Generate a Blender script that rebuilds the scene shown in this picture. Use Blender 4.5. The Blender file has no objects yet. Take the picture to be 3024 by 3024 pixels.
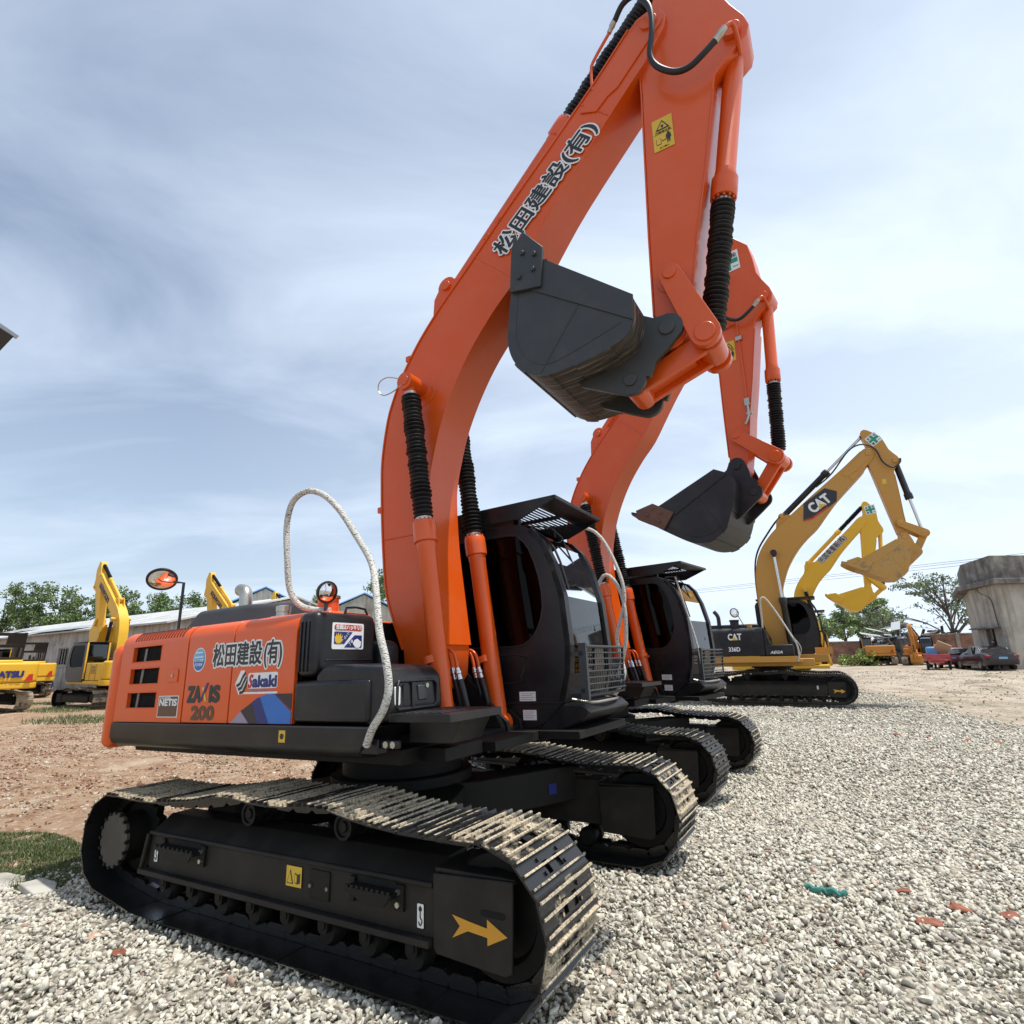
import bpy, bmesh, math, random
import numpy as np
from mathutils import Vector, Matrix
R = math.radians
random.seed(7); rng = np.random.default_rng(11)
scene = bpy.context.scene
COL = scene.collection

# ------------------------------------------------------------------ camera
CAM_Z = 1.877; F = 1633.17; PITCH = 0.256; ROLL = -0.021
cd = bpy.data.cameras.new("camera"); cam = bpy.data.objects.new("camera", cd); COL.objects.link(cam)
cd.sensor_fit = 'HORIZONTAL'; cd.sensor_width = 36.0; cd.lens = 36.0*F/3024.0
cd.clip_start = 0.05; cd.clip_end = 3000
cp, sp = math.cos(PITCH), math.sin(PITCH); cr, sr = math.cos(ROLL), math.sin(ROLL)
_f = Vector((0, cp, sp)); _u = Vector((0, -sp, cp)); _r = Vector((1, 0, 0))
r2 = _r*cr + _u*sr; u2 = -_r*sr + _u*cr
cam.matrix_world = Matrix(((r2.x, u2.x, -_f.x, 0), (r2.y, u2.y, -_f.y, 0), (r2.z, u2.z, -_f.z, CAM_Z), (0, 0, 0, 1)))
scene.camera = cam

# ------------------------------------------------------------------ sky, sun, exposure
SUN_TRAVEL = Vector((-0.285, 0.05, -1.0)).normalized()
elev = math.asin(-SUN_TRAVEL.z); az = math.atan2(-SUN_TRAVEL.x, -SUN_TRAVEL.y)
w = bpy.data.worlds.new("World"); scene.world = w; w.use_nodes = True
nt = w.node_tree; N = nt.nodes; L = nt.links; N.clear()
out = N.new('ShaderNodeOutputWorld'); bg = N.new('ShaderNodeBackground')
sky = N.new('ShaderNodeTexSky'); sky.sky_type = 'NISHITA'; sky.sun_disc = False
sky.sun_elevation = elev; sky.sun_rotation = az; sky.air_density = 1.0; sky.dust_density = 1.1; sky.ozone_density = 1.6
tc = N.new('ShaderNodeTexCoord')
sep = N.new('ShaderNodeSeparateXYZ'); L.new(tc.outputs['Generated'], sep.inputs[0])
# project the view direction on a cloud layer so wisps stretch towards the horizon
mx = N.new('ShaderNodeMath'); mx.operation = 'MAXIMUM'; mx.inputs[1].default_value = 0.0; L.new(sep.outputs['Z'], mx.inputs[0])
ad = N.new('ShaderNodeMath'); ad.operation = 'ADD'; ad.inputs[1].default_value = 0.22; L.new(mx.outputs[0], ad.inputs[0])
dx = N.new('ShaderNodeMath'); dx.operation = 'DIVIDE'; L.new(sep.outputs['X'], dx.inputs[0]); L.new(ad.outputs[0], dx.inputs[1])
dy = N.new('ShaderNodeMath'); dy.operation = 'DIVIDE'; L.new(sep.outputs['Y'], dy.inputs[0]); L.new(ad.outputs[0], dy.inputs[1])
cmb = N.new('ShaderNodeCombineXYZ'); L.new(dx.outputs[0], cmb.inputs[0]); L.new(dy.outputs[0], cmb.inputs[1])
mp = N.new('ShaderNodeMapping'); mp.inputs['Rotation'].default_value = (0, 0, R(-28)); mp.inputs['Scale'].default_value = (0.62, 1.15, 1); mp.inputs['Location'].default_value = (1.3, 0.4, 0)
L.new(cmb.outputs[0], mp.inputs[0])
n1 = N.new('ShaderNodeTexNoise'); n1.inputs['Scale'].default_value = 1.7; n1.inputs['Detail'].default_value = 9; n1.inputs['Roughness'].default_value = 0.56; n1.inputs['Distortion'].default_value = 0.55
L.new(mp.outputs[0], n1.inputs['Vector'])
n2 = N.new('ShaderNodeTexNoise'); n2.inputs['Scale'].default_value = 0.55; n2.inputs['Detail'].default_value = 2
L.new(mp.outputs[0], n2.inputs['Vector'])
am = N.new('ShaderNodeMath'); am.operation = 'MULTIPLY_ADD'; am.inputs[1].default_value = 0.55; L.new(n2.outputs[0], am.inputs[0])
sm = N.new('ShaderNodeMath'); sm.operation = 'MULTIPLY'; sm.inputs[1].default_value = 0.62; L.new(n1.outputs[0], sm.inputs[0]); L.new(sm.outputs[0], am.inputs[2])
cr1 = N.new('ShaderNodeValToRGB'); L.new(am.outputs[0], cr1.inputs[0])
cr1.color_ramp.elements[0].position = 0.49; cr1.color_ramp.elements[0].color = (0.16, 0.16, 0.16, 1)
cr1.color_ramp.elements[1].position = 0.73; cr1.color_ramp.elements[1].color = (0.60, 0.60, 0.60, 1)
# thin veil grows to the horizon and to the right
hz = N.new('ShaderNodeMapRange'); hz.inputs['From Min'].default_value = 0.62; hz.inputs['From Max'].default_value = 0.0; hz.inputs['To Min'].default_value = 0.0; hz.inputs['To Max'].default_value = 0.30
L.new(sep.outputs['Z'], hz.inputs['Value'])
rx_ = N.new('ShaderNodeMapRange'); rx_.inputs['From Min'].default_value = -0.5; rx_.inputs['From Max'].default_value = 0.7; rx_.inputs['To Min'].default_value = 0.0; rx_.inputs['To Max'].default_value = 0.50
L.new(sep.outputs['X'], rx_.inputs['Value'])
s1 = N.new('ShaderNodeMath'); s1.operation = 'ADD'; L.new(hz.outputs[0], s1.inputs[0]); L.new(rx_.outputs[0], s1.inputs[1])
s2 = N.new('ShaderNodeMath'); s2.operation = 'ADD'; s2.use_clamp = True; L.new(s1.outputs[0], s2.inputs[0]); L.new(cr1.outputs[0], s2.inputs[1])
mixc = N.new('ShaderNodeMixRGB'); mixc.inputs['Color2'].default_value = (7.3, 8.35, 9.7, 1)
L.new(s2.outputs[0], mixc.inputs['Fac']); L.new(sky.outputs[0], mixc.inputs['Color1'])
L.new(mixc.outputs[0], bg.inputs['Color']); bg.inputs['Strength'].default_value = 0.110
L.new(bg.outputs[0], out.inputs[0])

sl = bpy.data.lights.new("sun", 'SUN'); sl.energy = 4.2; sl.angle = R(0.53); sl.color = (1.0, 0.955, 0.88)
sun = bpy.data.objects.new("sun", sl); COL.objects.link(sun)
sun.rotation_euler = (-SUN_TRAVEL).to_track_quat('Z', 'Y').to_euler(); sun.location = (0, 0, 40)
scene.view_settings.view_transform = 'Standard'; scene.view_settings.look = 'None'
scene.view_settings.exposure = 0.2; scene.view_settings.gamma = 1.0

# ------------------------------------------------------------------ materials
def new_mat(name):
    m = bpy.data.materials.new(name); m.use_nodes = True
    return m, m.node_tree, m.node_tree.nodes['Principled BSDF']
def noise(nt, scale, detail=4, rough=0.55, coord='Object', vec=None):
    t = nt.nodes.new('ShaderNodeTexCoord'); n = nt.nodes.new('ShaderNodeTexNoise')
    n.inputs['Scale'].default_value = scale; n.inputs['Detail'].default_value = detail; n.inputs['Roughness'].default_value = rough
    nt.links.new(vec if vec else t.outputs[coord], n.inputs['Vector']); return n
def ramp(nt, src, stops):
    r = nt.nodes.new('ShaderNodeValToRGB'); nt.links.new(src, r.inputs[0])
    e = r.color_ramp.elements
    while len(e) > len(stops): e.remove(e[-1])
    for i, (p, c) in enumerate(stops):
        if i >= len(e): e.new(p)
        e[i].position = p; e[i].color = (*c, 1) if len(c) == 3 else c
    return r
def bump(nt, b, src, strength, dist=0.01):
    k = nt.nodes.new('ShaderNodeBump'); k.inputs['Strength'].default_value = strength; k.inputs['Distance'].default_value = dist
    nt.links.new(src, k.inputs['Height']); nt.links.new(k.outputs[0], b.inputs['Normal'])
def paint(name, col, rough=0.28, dust=0.12, dustcol=(0.42, 0.36, 0.28), metal=0.0, sc=3.0, coat=0.0, peel=0.06, spec=0.5):
    m, nt, b = new_mat(name)
    n = noise(nt, sc, 6, 0.62); r = ramp(nt, n.outputs[0], [(0.45, (0, 0, 0)), (0.78, (dust, dust, dust))])
    mx = nt.nodes.new('ShaderNodeMixRGB'); mx.inputs[1].default_value = (*col, 1); mx.inputs[2].default_value = (*dustcol, 1)
    nt.links.new(r.outputs[0], mx.inputs[0]); nt.links.new(mx.outputs[0], b.inputs['Base Color'])
    rr = nt.nodes.new('ShaderNodeMapRange'); rr.inputs['To Min'].default_value = rough; rr.inputs['To Max'].default_value = rough+0.22
    nt.links.new(n.outputs[0], rr.inputs['Value']); nt.links.new(rr.outputs[0], b.inputs['Roughness'])
    b.inputs['Specular IOR Level'].default_value = spec; b.inputs['Metallic'].default_value = metal; b.inputs['Coat Weight'].default_value = coat; b.inputs['Coat Roughness'].default_value = 0.12
    n2 = noise(nt, 60, 2); bump(nt, b, n2.outputs[0], peel, 0.004)
    return m
def plain(name, col, rough=0.5, metal=0.0):
    m, nt, b = new_mat(name)
    n = noise(nt, 9, 4); mx = nt.nodes.new('ShaderNodeMixRGB')
    mx.inputs[1].default_value = (*[c*0.86 for c in col], 1); mx.inputs[2].default_value = (*[min(1, c*1.12) for c in col], 1)
    nt.links.new(n.outputs[0], mx.inputs[0]); nt.links.new(mx.outputs[0], b.inputs['Base Color'])
    b.inputs['Roughness'].default_value = rough; b.inputs['Metallic'].default_value = metal
    return m
ORANGE = paint('orange_paint', (0.66, 0.086, 0.004), 0.22, 0.09, (0.62, 0.34, 0.22), coat=0.2, spec=0.45)
ORANGE2 = paint('orange_panel_paint', (0.72, 0.094, 0.005), 0.25, 0.09, (0.62, 0.36, 0.24), coat=0.15, spec=0.45)
BLACK = paint('black_satin_paint', (0.008, 0.008, 0.010), 0.24, 0.05, spec=0.42)
BLACKM = paint('black_frame_paint', (0.0055, 0.005, 0.0045), 0.5, 0.22, (0.05, 0.04, 0.03), spec=0.28)
CHAR = paint('charcoal_hood_paint', (0.035, 0.038, 0.042), 0.40, 0.10, (0.2, 0.18, 0.16))
BUCKET = paint('dark_grey_bucket_paint', (0.034, 0.037, 0.038), 0.36, 0.34, (0.085, 0.078, 0.068), peel=0.12, sc=5)
BUCKETB = paint('black_bucket_paint', (0.010, 0.010, 0.013), 0.34, 0.06)
STEELDK = paint('dusty_dark_steel', (0.035, 0.031, 0.027), 0.5, 0.4, (0.11, 0.095, 0.075))
VOID = plain('slot_shade_black', (0.0012, 0.0012, 0.0012), 0.9)  # near-black colour standing in for the shade inside a slot
RUST = paint('rusty_cutter_steel', (0.13, 0.06, 0.04), 0.6, 0.6, (0.22, 0.13, 0.09))
RUBBER = plain('black_rubber', (0.010, 0.010, 0.011), 0.48)
CHROME = plain('bright_steel', (0.62, 0.62, 0.62), 0.16, 1.0)
ZINC = plain('zinc_fitting', (0.48, 0.46, 0.40), 0.32, 0.85)
STEELW = plain('weathered_steel', (0.20, 0.19, 0.175), 0.45, 0.5)
CATY = paint('ochre_yellow_paint', (0.50, 0.245, 0.035), 0.36, 0.12)
KOMY = paint('bright_yellow_paint', (0.74, 0.42, 0.018), 0.34, 0.12)
OLDY = paint('faded_orange_yellow_paint', (0.60, 0.25, 0.04), 0.5, 0.5, (0.33, 0.22, 0.12))
WHITE = plain('white_decal', (0.78, 0.78, 0.76), 0.4); INK = plain('black_decal', (0.018, 0.020, 0.022), 0.4)
YEL = plain('yellow_decal', (0.68, 0.44, 0.03), 0.4); NAVY = plain('navy_decal', (0.012, 0.022, 0.16), 0.35)
REDD = plain('red_decal', (0.50, 0.02, 0.015), 0.4); GREEN = plain('green_decal', (0.01, 0.28, 0.16), 0.4)
BLUED = plain('blue_decal', (0.02, 0.15, 0.50), 0.35); LBLUE = plain('pale_blue_decal', (0.16, 0.42, 0.68), 0.35)
LILAC = plain('lilac_grey_decal', (0.32, 0.27, 0.34), 0.4); PLUM = plain('dark_plum_decal', (0.028, 0.016, 0.022), 0.4); ARROW = plain('amber_decal', (0.62, 0.29, 0.02), 0.45)
BROWN = plain('brown_decal', (0.10, 0.045, 0.022), 0.35)
CONC = None
def glass_mat(name, tint, refl=1.0):
    m = bpy.data.materials.new(name); m.use_nodes = True; nt = m.node_tree; nt.nodes.clear()
    o = nt.nodes.new('ShaderNodeOutputMaterial'); t = nt.nodes.new('ShaderNodeBsdfTransparent'); g = nt.nodes.new('ShaderNodeBsdfGlossy')
    t.inputs[0].default_value = (*tint, 1); g.inputs['Roughness'].default_value = 0.03; g.inputs[0].default_value = (refl, refl, refl, 1)
    fr = nt.nodes.new('ShaderNodeFresnel'); fr.inputs[0].default_value = 1.6; mx = nt.nodes.new('ShaderNodeMixShader')
    nt.links.new(fr.outputs[0], mx.inputs[0]); nt.links.new(t.outputs[0], mx.inputs[1]); nt.links.new(g.outputs[0], mx.inputs[2]); nt.links.new(mx.outputs[0], o.inputs[0])
    return m
GLASS = glass_mat('clear_glass', (0.55, 0.60, 0.58)); GLASSD = glass_mat('tinted_glass', (0.05, 0.05, 0.055), 0.2)
MIRROR = plain('mirror_face', (0.75, 0.75, 0.76), 0.03, 1.0)

def rope_mat():
    m, nt, b = new_mat('white_wrapped_rope')
    t = nt.nodes.new('ShaderNodeTexCoord'); v = nt.nodes.new('ShaderNodeTexVoronoi'); v.inputs['Scale'].default_value = 55
    mp = nt.nodes.new('ShaderNodeMapping'); mp.inputs['Scale'].default_value = (1, 1, 2.4); mp.inputs['Rotation'].default_value = (0.5, 0.6, 0)
    nt.links.new(t.outputs['Object'], mp.inputs[0]); nt.links.new(mp.outputs[0], v.inputs['Vector'])
    r = ramp(nt, v.outputs['Distance'], [(0.25, (0.66, 0.65, 0.60)), (0.62, (0.48, 0.46, 0.41)), (0.9, (0.12, 0.11, 0.10))])
    nt.links.new(r.outputs[0], b.inputs['Base Color']); b.inputs['Roughness'].default_value = 0.7
    bump(nt, b, v.outputs['Distance'], 0.9, -0.006); return m
ROPE = rope_mat()

def shoe_mat(name, dusty):
    m, nt, b = new_mat(name)
    t = nt.nodes.new('ShaderNodeTexCoord'); s = nt.nodes.new('ShaderNodeSeparateXYZ'); nt.links.new(t.outputs['Object'], s.inputs[0])
    oi = nt.nodes.new('ShaderNodeObjectInfo')
    off = nt.nodes.new('ShaderNodeVectorMath'); off.operation = 'ADD'
    sc = nt.nodes.new('ShaderNodeVectorMath'); sc.operation = 'SCALE'; cx = nt.nodes.new('ShaderNodeCombineXYZ')
    nt.links.new(oi.outputs['Random'], cx.inputs[0]); nt.links.new(oi.outputs['Random'], cx.inputs[1]); nt.links.new(cx.outputs[0], sc.inputs[0]); sc.inputs['Scale'].default_value = 17
    nt.links.new(t.outputs['Object'], off.inputs[0]); nt.links.new(sc.outputs[0], off.inputs[1])
    n = nt.nodes.new('ShaderNodeTexNoise'); n.inputs['Scale'].default_value = 5; n.inputs['Detail'].default_value = 6; n.inputs['Roughness'].default_value = 0.7; nt.links.new(off.outputs[0], n.inputs['Vector'])
    nf = nt.nodes.new('ShaderNodeTexNoise'); nf.inputs['Scale'].default_value = 60; nf.inputs['Detail'].default_value = 4; nt.links.new(off.outputs[0], nf.inputs['Vector'])
    # dirt: more on the worn grouser tips, and a different amount on every shoe
    tip = nt.nodes.new('ShaderNodeMapRange'); tip.inputs['From Min'].default_value = 0.020; tip.inputs['From Max'].default_value = 0.034; tip.inputs['To Max'].default_value = 0.44; nt.links.new(s.outputs['Z'], tip.inputs['Value'])
    per = nt.nodes.new('ShaderNodeMapRange'); per.inputs['To Min'].default_value = -0.40+dusty; per.inputs['To Max'].default_value = 0.17+dusty; nt.links.new(oi.outputs['Random'], per.inputs['Value'])
    a = nt.nodes.new('ShaderNodeMath'); a.operation = 'ADD'; nt.links.new(tip.outputs[0], a.inputs[0]); nt.links.new(per.outputs[0], a.inputs[1])
    a2 = nt.nodes.new('ShaderNodeMath'); a2.operation = 'ADD'; nt.links.new(a.outputs[0], a2.inputs[0]); nt.links.new(n.outputs[0], a2.inputs[1])
    ins = nt.nodes.new('ShaderNodeMapRange'); ins.inputs['From Min'].default_value = 0.002; ins.inputs['From Max'].default_value = 0.009; ins.inputs['To Min'].default_value = 0.60; nt.links.new(s.outputs['Z'], ins.inputs['Value'])
    a3 = nt.nodes.new('ShaderNodeMath'); a3.operation = 'MULTIPLY'; nt.links.new(a2.outputs[0], a3.inputs[0]); nt.links.new(ins.outputs[0], a3.inputs[1])
    fac = ramp(nt, a3.outputs[0], [(0.56, (0, 0, 0)), (0.68, (1, 1, 1))])
    dirt = ramp(nt, nf.outputs[0], [(0.28, (0.06, 0.045, 0.030)), (0.42, (0.28, 0.23, 0.155)), (0.58, (0.54, 0.47, 0.34)), (0.72, (0.34, 0.13, 0.055))])
    mx = nt.nodes.new('ShaderNodeMixRGB'); mx.inputs[1].default_value = (0.011, 0.0105, 0.010, 1)
    nt.links.new(fac.outputs[0], mx.inputs[0]); nt.links.new(dirt.outputs[0], mx.inputs[2]); nt.links.new(mx.outputs[0], b.inputs['Base Color'])
    rr = nt.nodes.new('ShaderNodeMapRange'); rr.inputs['To Min'].default_value = 0.26; rr.inputs['To Max'].default_value = 0.78; nt.links.new(fac.outputs[0], rr.inputs['Value']); nt.links.new(rr.outputs[0], b.inputs['Roughness'])
    bump(nt, b, nf.outputs[0], 0.5, 0.004)
    return m
SHOE = shoe_mat('dusty_track_steel', 0.05); SHOE2 = shoe_mat('track_steel_less_dust', -0.09); SHOEC = shoe_mat('clean_black_track_steel', -0.16)
def bellow_mat():
    m, nt, b = new_mat('rubber_gaiter'); b.inputs['Base Color'].default_value = (0.009, 0.009, 0.010, 1)
    n = noise(nt, 24, 3); rr = nt.nodes.new('ShaderNodeMapRange'); rr.inputs['To Min'].default_value = 0.35; rr.inputs['To Max'].default_value = 0.62
    nt.links.new(n.outputs[0], rr.inputs['Value']); nt.links.new(rr.outputs[0], b.inputs['Roughness']); bump(nt, b, n.outputs[0], 0.4, 0.01); return m
GAITER = bellow_mat()
FRAMEP = paint('dusty_track_frame', (0.013, 0.011, 0.009), 0.5, 0.5, (0.055, 0.045, 0.035), spec=0.3)
DUSTYC = paint('dusty_drive_cover', (0.055, 0.048, 0.036), 0.6, 0.5, (0.15, 0.125, 0.09))
def scraped():
    m, nt, b = new_mat('scraped_bucket_back')
    t = nt.nodes.new('ShaderNodeTexCoord'); mp = nt.nodes.new('ShaderNodeMapping'); mp.inputs['Scale'].default_value = (1.5, 26, 3); nt.links.new(t.outputs['Object'], mp.inputs[0])
    n = nt.nodes.new('ShaderNodeTexNoise'); n.inputs['Scale'].default_value = 1.6; n.inputs['Detail'].default_value = 6; n.inputs['Roughness'].default_value = 0.65; nt.links.new(mp.outputs[0], n.inputs['Vector'])
    r = ramp(nt, n.outputs[0], [(0.42, (0.020, 0.021, 0.022)), (0.54, (0.075, 0.060, 0.045)), (0.64, (0.20, 0.165, 0.12)), (0.8, (0.05, 0.04, 0.03))])
    nt.links.new(r.outputs[0], b.inputs['Base Color']); b.inputs['Roughness'].default_value = 0.5; bump(nt, b, n.outputs[0], 0.4, 0.01); return m
SCRAPE = scraped()
def mudyellow():
    m, nt, b = new_mat('muddy_yellow_bucket')
    n = noise(nt, 3.5, 7, 0.7); r = ramp(nt, n.outputs[0], [(0.38, (0.50, 0.26, 0.04)), (0.55, (0.46, 0.27, 0.08)), (0.66, (0.27, 0.17, 0.08)), (0.78, (0.46, 0.24, 0.05))])
    nt.links.new(r.outputs[0], b.inputs['Base Color']); b.inputs['Roughness'].default_value = 0.6; bump(nt, b, n.outputs[0], 0.4, 0.02); return m
MUDY = mudyellow()
def mesh_mat():
    m, nt, b = new_mat('radiator_mesh')
    t = nt.nodes.new('ShaderNodeTexCoord'); v = nt.nodes.new('ShaderNodeTexVoronoi'); v.inputs['Scale'].default_value = 62; nt.links.new(t.outputs['Object'], v.inputs['Vector'])
    r = ramp(nt, v.outputs['Distance'], [(0.35, (0.002, 0.002, 0.002)), (0.6, (0.012, 0.011, 0.010))]); nt.links.new(r.outputs[0], b.inputs['Base Color']); b.inputs['Roughness'].default_value = 0.7; b.inputs['Specular IOR Level'].default_value = 0.1; return m
MESHM = mesh_mat()

# ------------------------------------------------------------------ mesh helpers
class MB:
    def __init__(s, M=None): s.v = []; s.f = []; s.M = M
    def add(s, vs, fs):
        o = len(s.v)
        for p in vs:
            p = Vector(p)
            s.v.append(tuple(s.M @ p) if s.M is not None else tuple(p))
        for f in fs: s.f.append([i+o for i in f])
    def box(s, x0, x1, y0, y1, z0, z1, M=None):
        vs = [(x, y, z) for z in (z0, z1) for y in (y0, y1) for x in (x0, x1)]
        if M is not None: vs = [M @ Vector(p) for p in vs]
        s.add(vs, [(0, 2, 3, 1), (4, 5, 7, 6), (0, 1, 5, 4), (2, 6, 7, 3), (0, 4, 6, 2), (1, 3, 7, 5)])
        return s
    def prism(s, poly, a, b, ax='Y', poly2=None):
        n = len(poly); q = poly2 or poly
        def P(p, t):
            if ax == 'Y': return (p[0], t, p[1])
            if ax == 'X': return (t, p[0], p[1])
            return (p[0], p[1], t)
        vs = [P(p, a) for p in poly]+[P(p, b) for p in q]
        fs = [list(range(n))[::-1], [n+i for i in range(n)]]+[(i, (i+1) % n, n+(i+1) % n, n+i) for i in range(n)]
        s.add(vs, fs); return s
    def lathe(s, p0, p1, prof, n=20, cap=True):
        p0 = Vector(p0); p1 = Vector(p1); d = p1-p0; Ln = d.length; d.normalize()
        a = d.orthogonal().normalized(); b = d.cross(a)
        vs = []; fs = []
        for (t, r) in prof:
            c = p0+d*(t*Ln)
            for k in range(n):
                th = 2*math.pi*k/n; vs.append(c+(a*math.cos(th)+b*math.sin(th))*r)
        for i in range(len(prof)-1):
            for k in range(n):
                k2 = (k+1) % n; fs.append((i*n+k, i*n+k2, (i+1)*n+k2, (i+1)*n+k))
        if cap: fs.append(list(range(n))[::-1]); fs.append([(len(prof)-1)*n+k for k in range(n)])
        s.add(vs, fs); return s
    def cyl(s, p0, p1, r, r1=None, n=20): return s.lathe(p0, p1, [(0, r), (1, r if r1 is None else r1)], n)
    def tube(s, pts, r, n=10, smooth=4, closed=False):
        P = [Vector(p) for p in pts]
        if smooth and len(P) > 2:
            Q = []
            for i in range(len(P)-1):
                p0 = P[max(i-1, 0)]; p1 = P[i]; p2 = P[i+1]; p3 = P[min(i+2, len(P)-1)]
                for k in range(smooth):
                    t = k/smooth
                    Q.append(0.5*((2*p1)+(p2-p0)*t+(2*p0-5*p1+4*p2-p3)*t*t+(3*p1-p0-3*p2+p3)*t**3))
            Q.append(P[-1]); P = Q
        t0 = (P[1]-P[0]).normalized(); a = t0.orthogonal().normalized(); vs = []; fs = []
        for i, p in enumerate(P):
            t = ((P[min(i+1, len(P)-1)])-(P[max(i-1, 0)]))
            t = t.normalized() if t.length > 1e-9 else t0
            a = (a-t*a.dot(t)); a = a.normalized() if a.length > 1e-6 else t.orthogonal().normalized()
            b = t.cross(a); rr = r(i/(len(P)-1)) if callable(r) else r
            for k in range(n):
                th = 2*math.pi*k/n; vs.append(p+(a*math.cos(th)+b*math.sin(th))*rr)
        for i in range(len(P)-1):
            for k in range(n):
                k2 = (k+1) % n; fs.append((i*n+k, i*n+k2, (i+1)*n+k2, (i+1)*n+k))
        fs.append(list(range(n))[::-1]); fs.append([(len(P)-1)*n+k for k in range(n)])
        s.add(vs, fs); return s
    def loft(s, secs, cap=True):
        n = len(secs[0]); vs = [p for c in secs for p in c]; fs = []
        for i in range(len(secs)-1):
            for k in range(n):
                k2 = (k+1) % n; fs.append((i*n+k, i*n+k2, (i+1)*n+k2, (i+1)*n+k))
        if cap: fs.append(list(range(n))[::-1]); fs.append([(len(secs)-1)*n+k for k in range(n)])
        s.add(vs, fs); return s
    def data(s, name, mat, smooth=38):
        me = bpy.data.meshes.new(name); me.from_pydata(s.v, [], s.f)
        bm = bmesh.new(); bm.from_mesh(me); bmesh.ops.recalc_face_normals(bm, faces=bm.faces); bm.to_mesh(me); bm.free()
        if smooth:
            me.polygons.foreach_set('use_smooth', [True]*len(me.polygons)); me.set_sharp_from_angle(angle=R(smooth))
        me.materials.append(mat); return me
    def build(s, name, mat, parent=None, bevel=0, smooth=38, seg=2):
        o = bpy.data.objects.new(name, s.data(name, mat, smooth)); COL.objects.link(o)
        if parent is not None: o.parent = parent
        if bevel:
            b = o.modifiers.new('bevel', 'BEVEL'); b.width = bevel; b.segments = seg; b.limit_method = 'ANGLE'; b.angle_limit = R(35); b.harden_normals = False
        return o
def tag(o, label=None, cat=None, group=None, kind=None):
    if label: o['label'] = label
    if cat: o['category'] = cat
    if group: o['group'] = group
    if kind: o['kind'] = kind
    return o
def empty(name, loc, rot=(0, 0, 0), scale=1.0):
    o = bpy.data.objects.new(name, None); COL.objects.link(o); o.location = loc; o.rotation_euler = rot; o.scale = (scale,)*3
    o.empty_display_size = 0.2; return o
def frame(o, x, y):
    x = Vector(x).normalized(); y = Vector(y); y = (y-x*x.dot(y)).normalized(); z = x.cross(y); o = Vector(o)
    return Matrix(((x.x, y.x, z.x, o.x), (x.y, y.y, z.y, o.y), (x.z, y.z, z.z, o.z), (0, 0, 0, 1)))
def text_mesh(body, size, offset=0.0, ext=0.0012, align='LEFT', shear=0.0, sx=1.0, space=1.0):
    c = bpy.data.curves.new('t', 'FONT'); c.body = body; c.size = size; c.extrude = ext; c.offset = offset; c.align_x = align; c.shear = shear
    c.space_character = space; c.resolution_u = 4
    o = bpy.data.objects.new('t', c); COL.objects.link(o)
    dg = bpy.context.evaluated_depsgraph_get(); dg.update()
    me = bpy.data.meshes.new_from_object(o.evaluated_get(dg)); bpy.data.objects.remove(o); bpy.data.curves.remove(c)
    if sx != 1.0: me.transform(Matrix.Diagonal((sx, 1, 1, 1)))
    return me
def fat(me, r, n, dz):
    """thicken flat lettering with shifted copies, each a hair above the last"""
    vs = [v.co.copy() for v in me.vertices]; fs = [tuple(p.vertices) for p in me.polygons]; V = []; Fs = []
    for k in range(n):
        a = 2*math.pi*k/n; o = len(V); V += [(v.x+r*math.cos(a), v.y+r*math.sin(a), v.z+dz*k) for v in vs]; Fs += [tuple(i+o for i in f) for f in fs]
    m2 = bpy.data.meshes.new('lettering'); m2.from_pydata(V, [], Fs); return m2
def text(body, size, mat, parent, M, name='lettering', width=None, lift=0.0, offset=0.0, ext=0.001, **k):
    me = text_mesh(body, size, ext=ext, **k)
    if width and len(me.vertices):
        xs = [v.co.x for v in me.vertices]; wd = max(xs)-min(xs)
        me.transform(Matrix.Diagonal((width/wd, 1, 1, 1)))
    if offset: me = fat(me, offset, 8, 0.00012)
    me.transform(M @ Matrix.Translation((0, 0, lift)))
    me.materials.clear(); me.materials.append(mat)
    o = bpy.data.objects.new(name, me); COL.objects.link(o); o.parent = parent; return o
def kanji(body, size, parent, M, width=None, ow=0.014):
    # bold dark characters over their white outline
    me0 = text_mesh(body, size, ext=0.0002); xs = [v.co.x for v in me0.vertices]; k = (width/(max(xs)-min(xs))) if width else 1
    me0.transform(Matrix.Diagonal((k, 1, 1, 1))); bw = size*.022
    for me, l, mat, nm in ((fat(me0, ow+bw, 14, 0.00012), 0.0, WHITE, 'lettering_outline'), (fat(me0, bw, 8, 0.00012), 0.003, INK, 'lettering')):
        me.transform(M @ Matrix.Translation((0, 0, l))); me.materials.append(mat)
        o = bpy.data.objects.new(nm, me); COL.objects.link(o)
        if nm == 'lettering_outline': o.parent = parent; base = o
        else: o.parent = base
    return base
def decal(poly, mat, parent, M, name='decal', th=0.001, lift=0.0):
    mb = MB(M @ Matrix.Translation((0, 0, lift))); mb.prism(poly, 0, th, 'Z'); return mb.build(name, mat, parent, smooth=0)
def rect(x0, y0, x1, y1): return [(x0, y0), (x1, y0), (x1, y1), (x0, y1)]
def rrect(x0, y0, x1, y1, r, n=4):
    out = []
    for cx, cy, a in ((x1-r, y0+r, -90), (x1-r, y1-r, 0), (x0+r, y1-r, 90), (x0+r, y0+r, 180)):
        for k in range(n+1):
            t = R(a+90*k/n); out.append((cx+r*math.cos(t), cy+r*math.sin(t)))
    return out
def circ(cx, cy, r, n=24, ry=None): return [(cx+r*math.cos(2*math.pi*k/n), cy+(ry or r)*math.sin(2*math.pi*k/n)) for k in range(n)]
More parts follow.
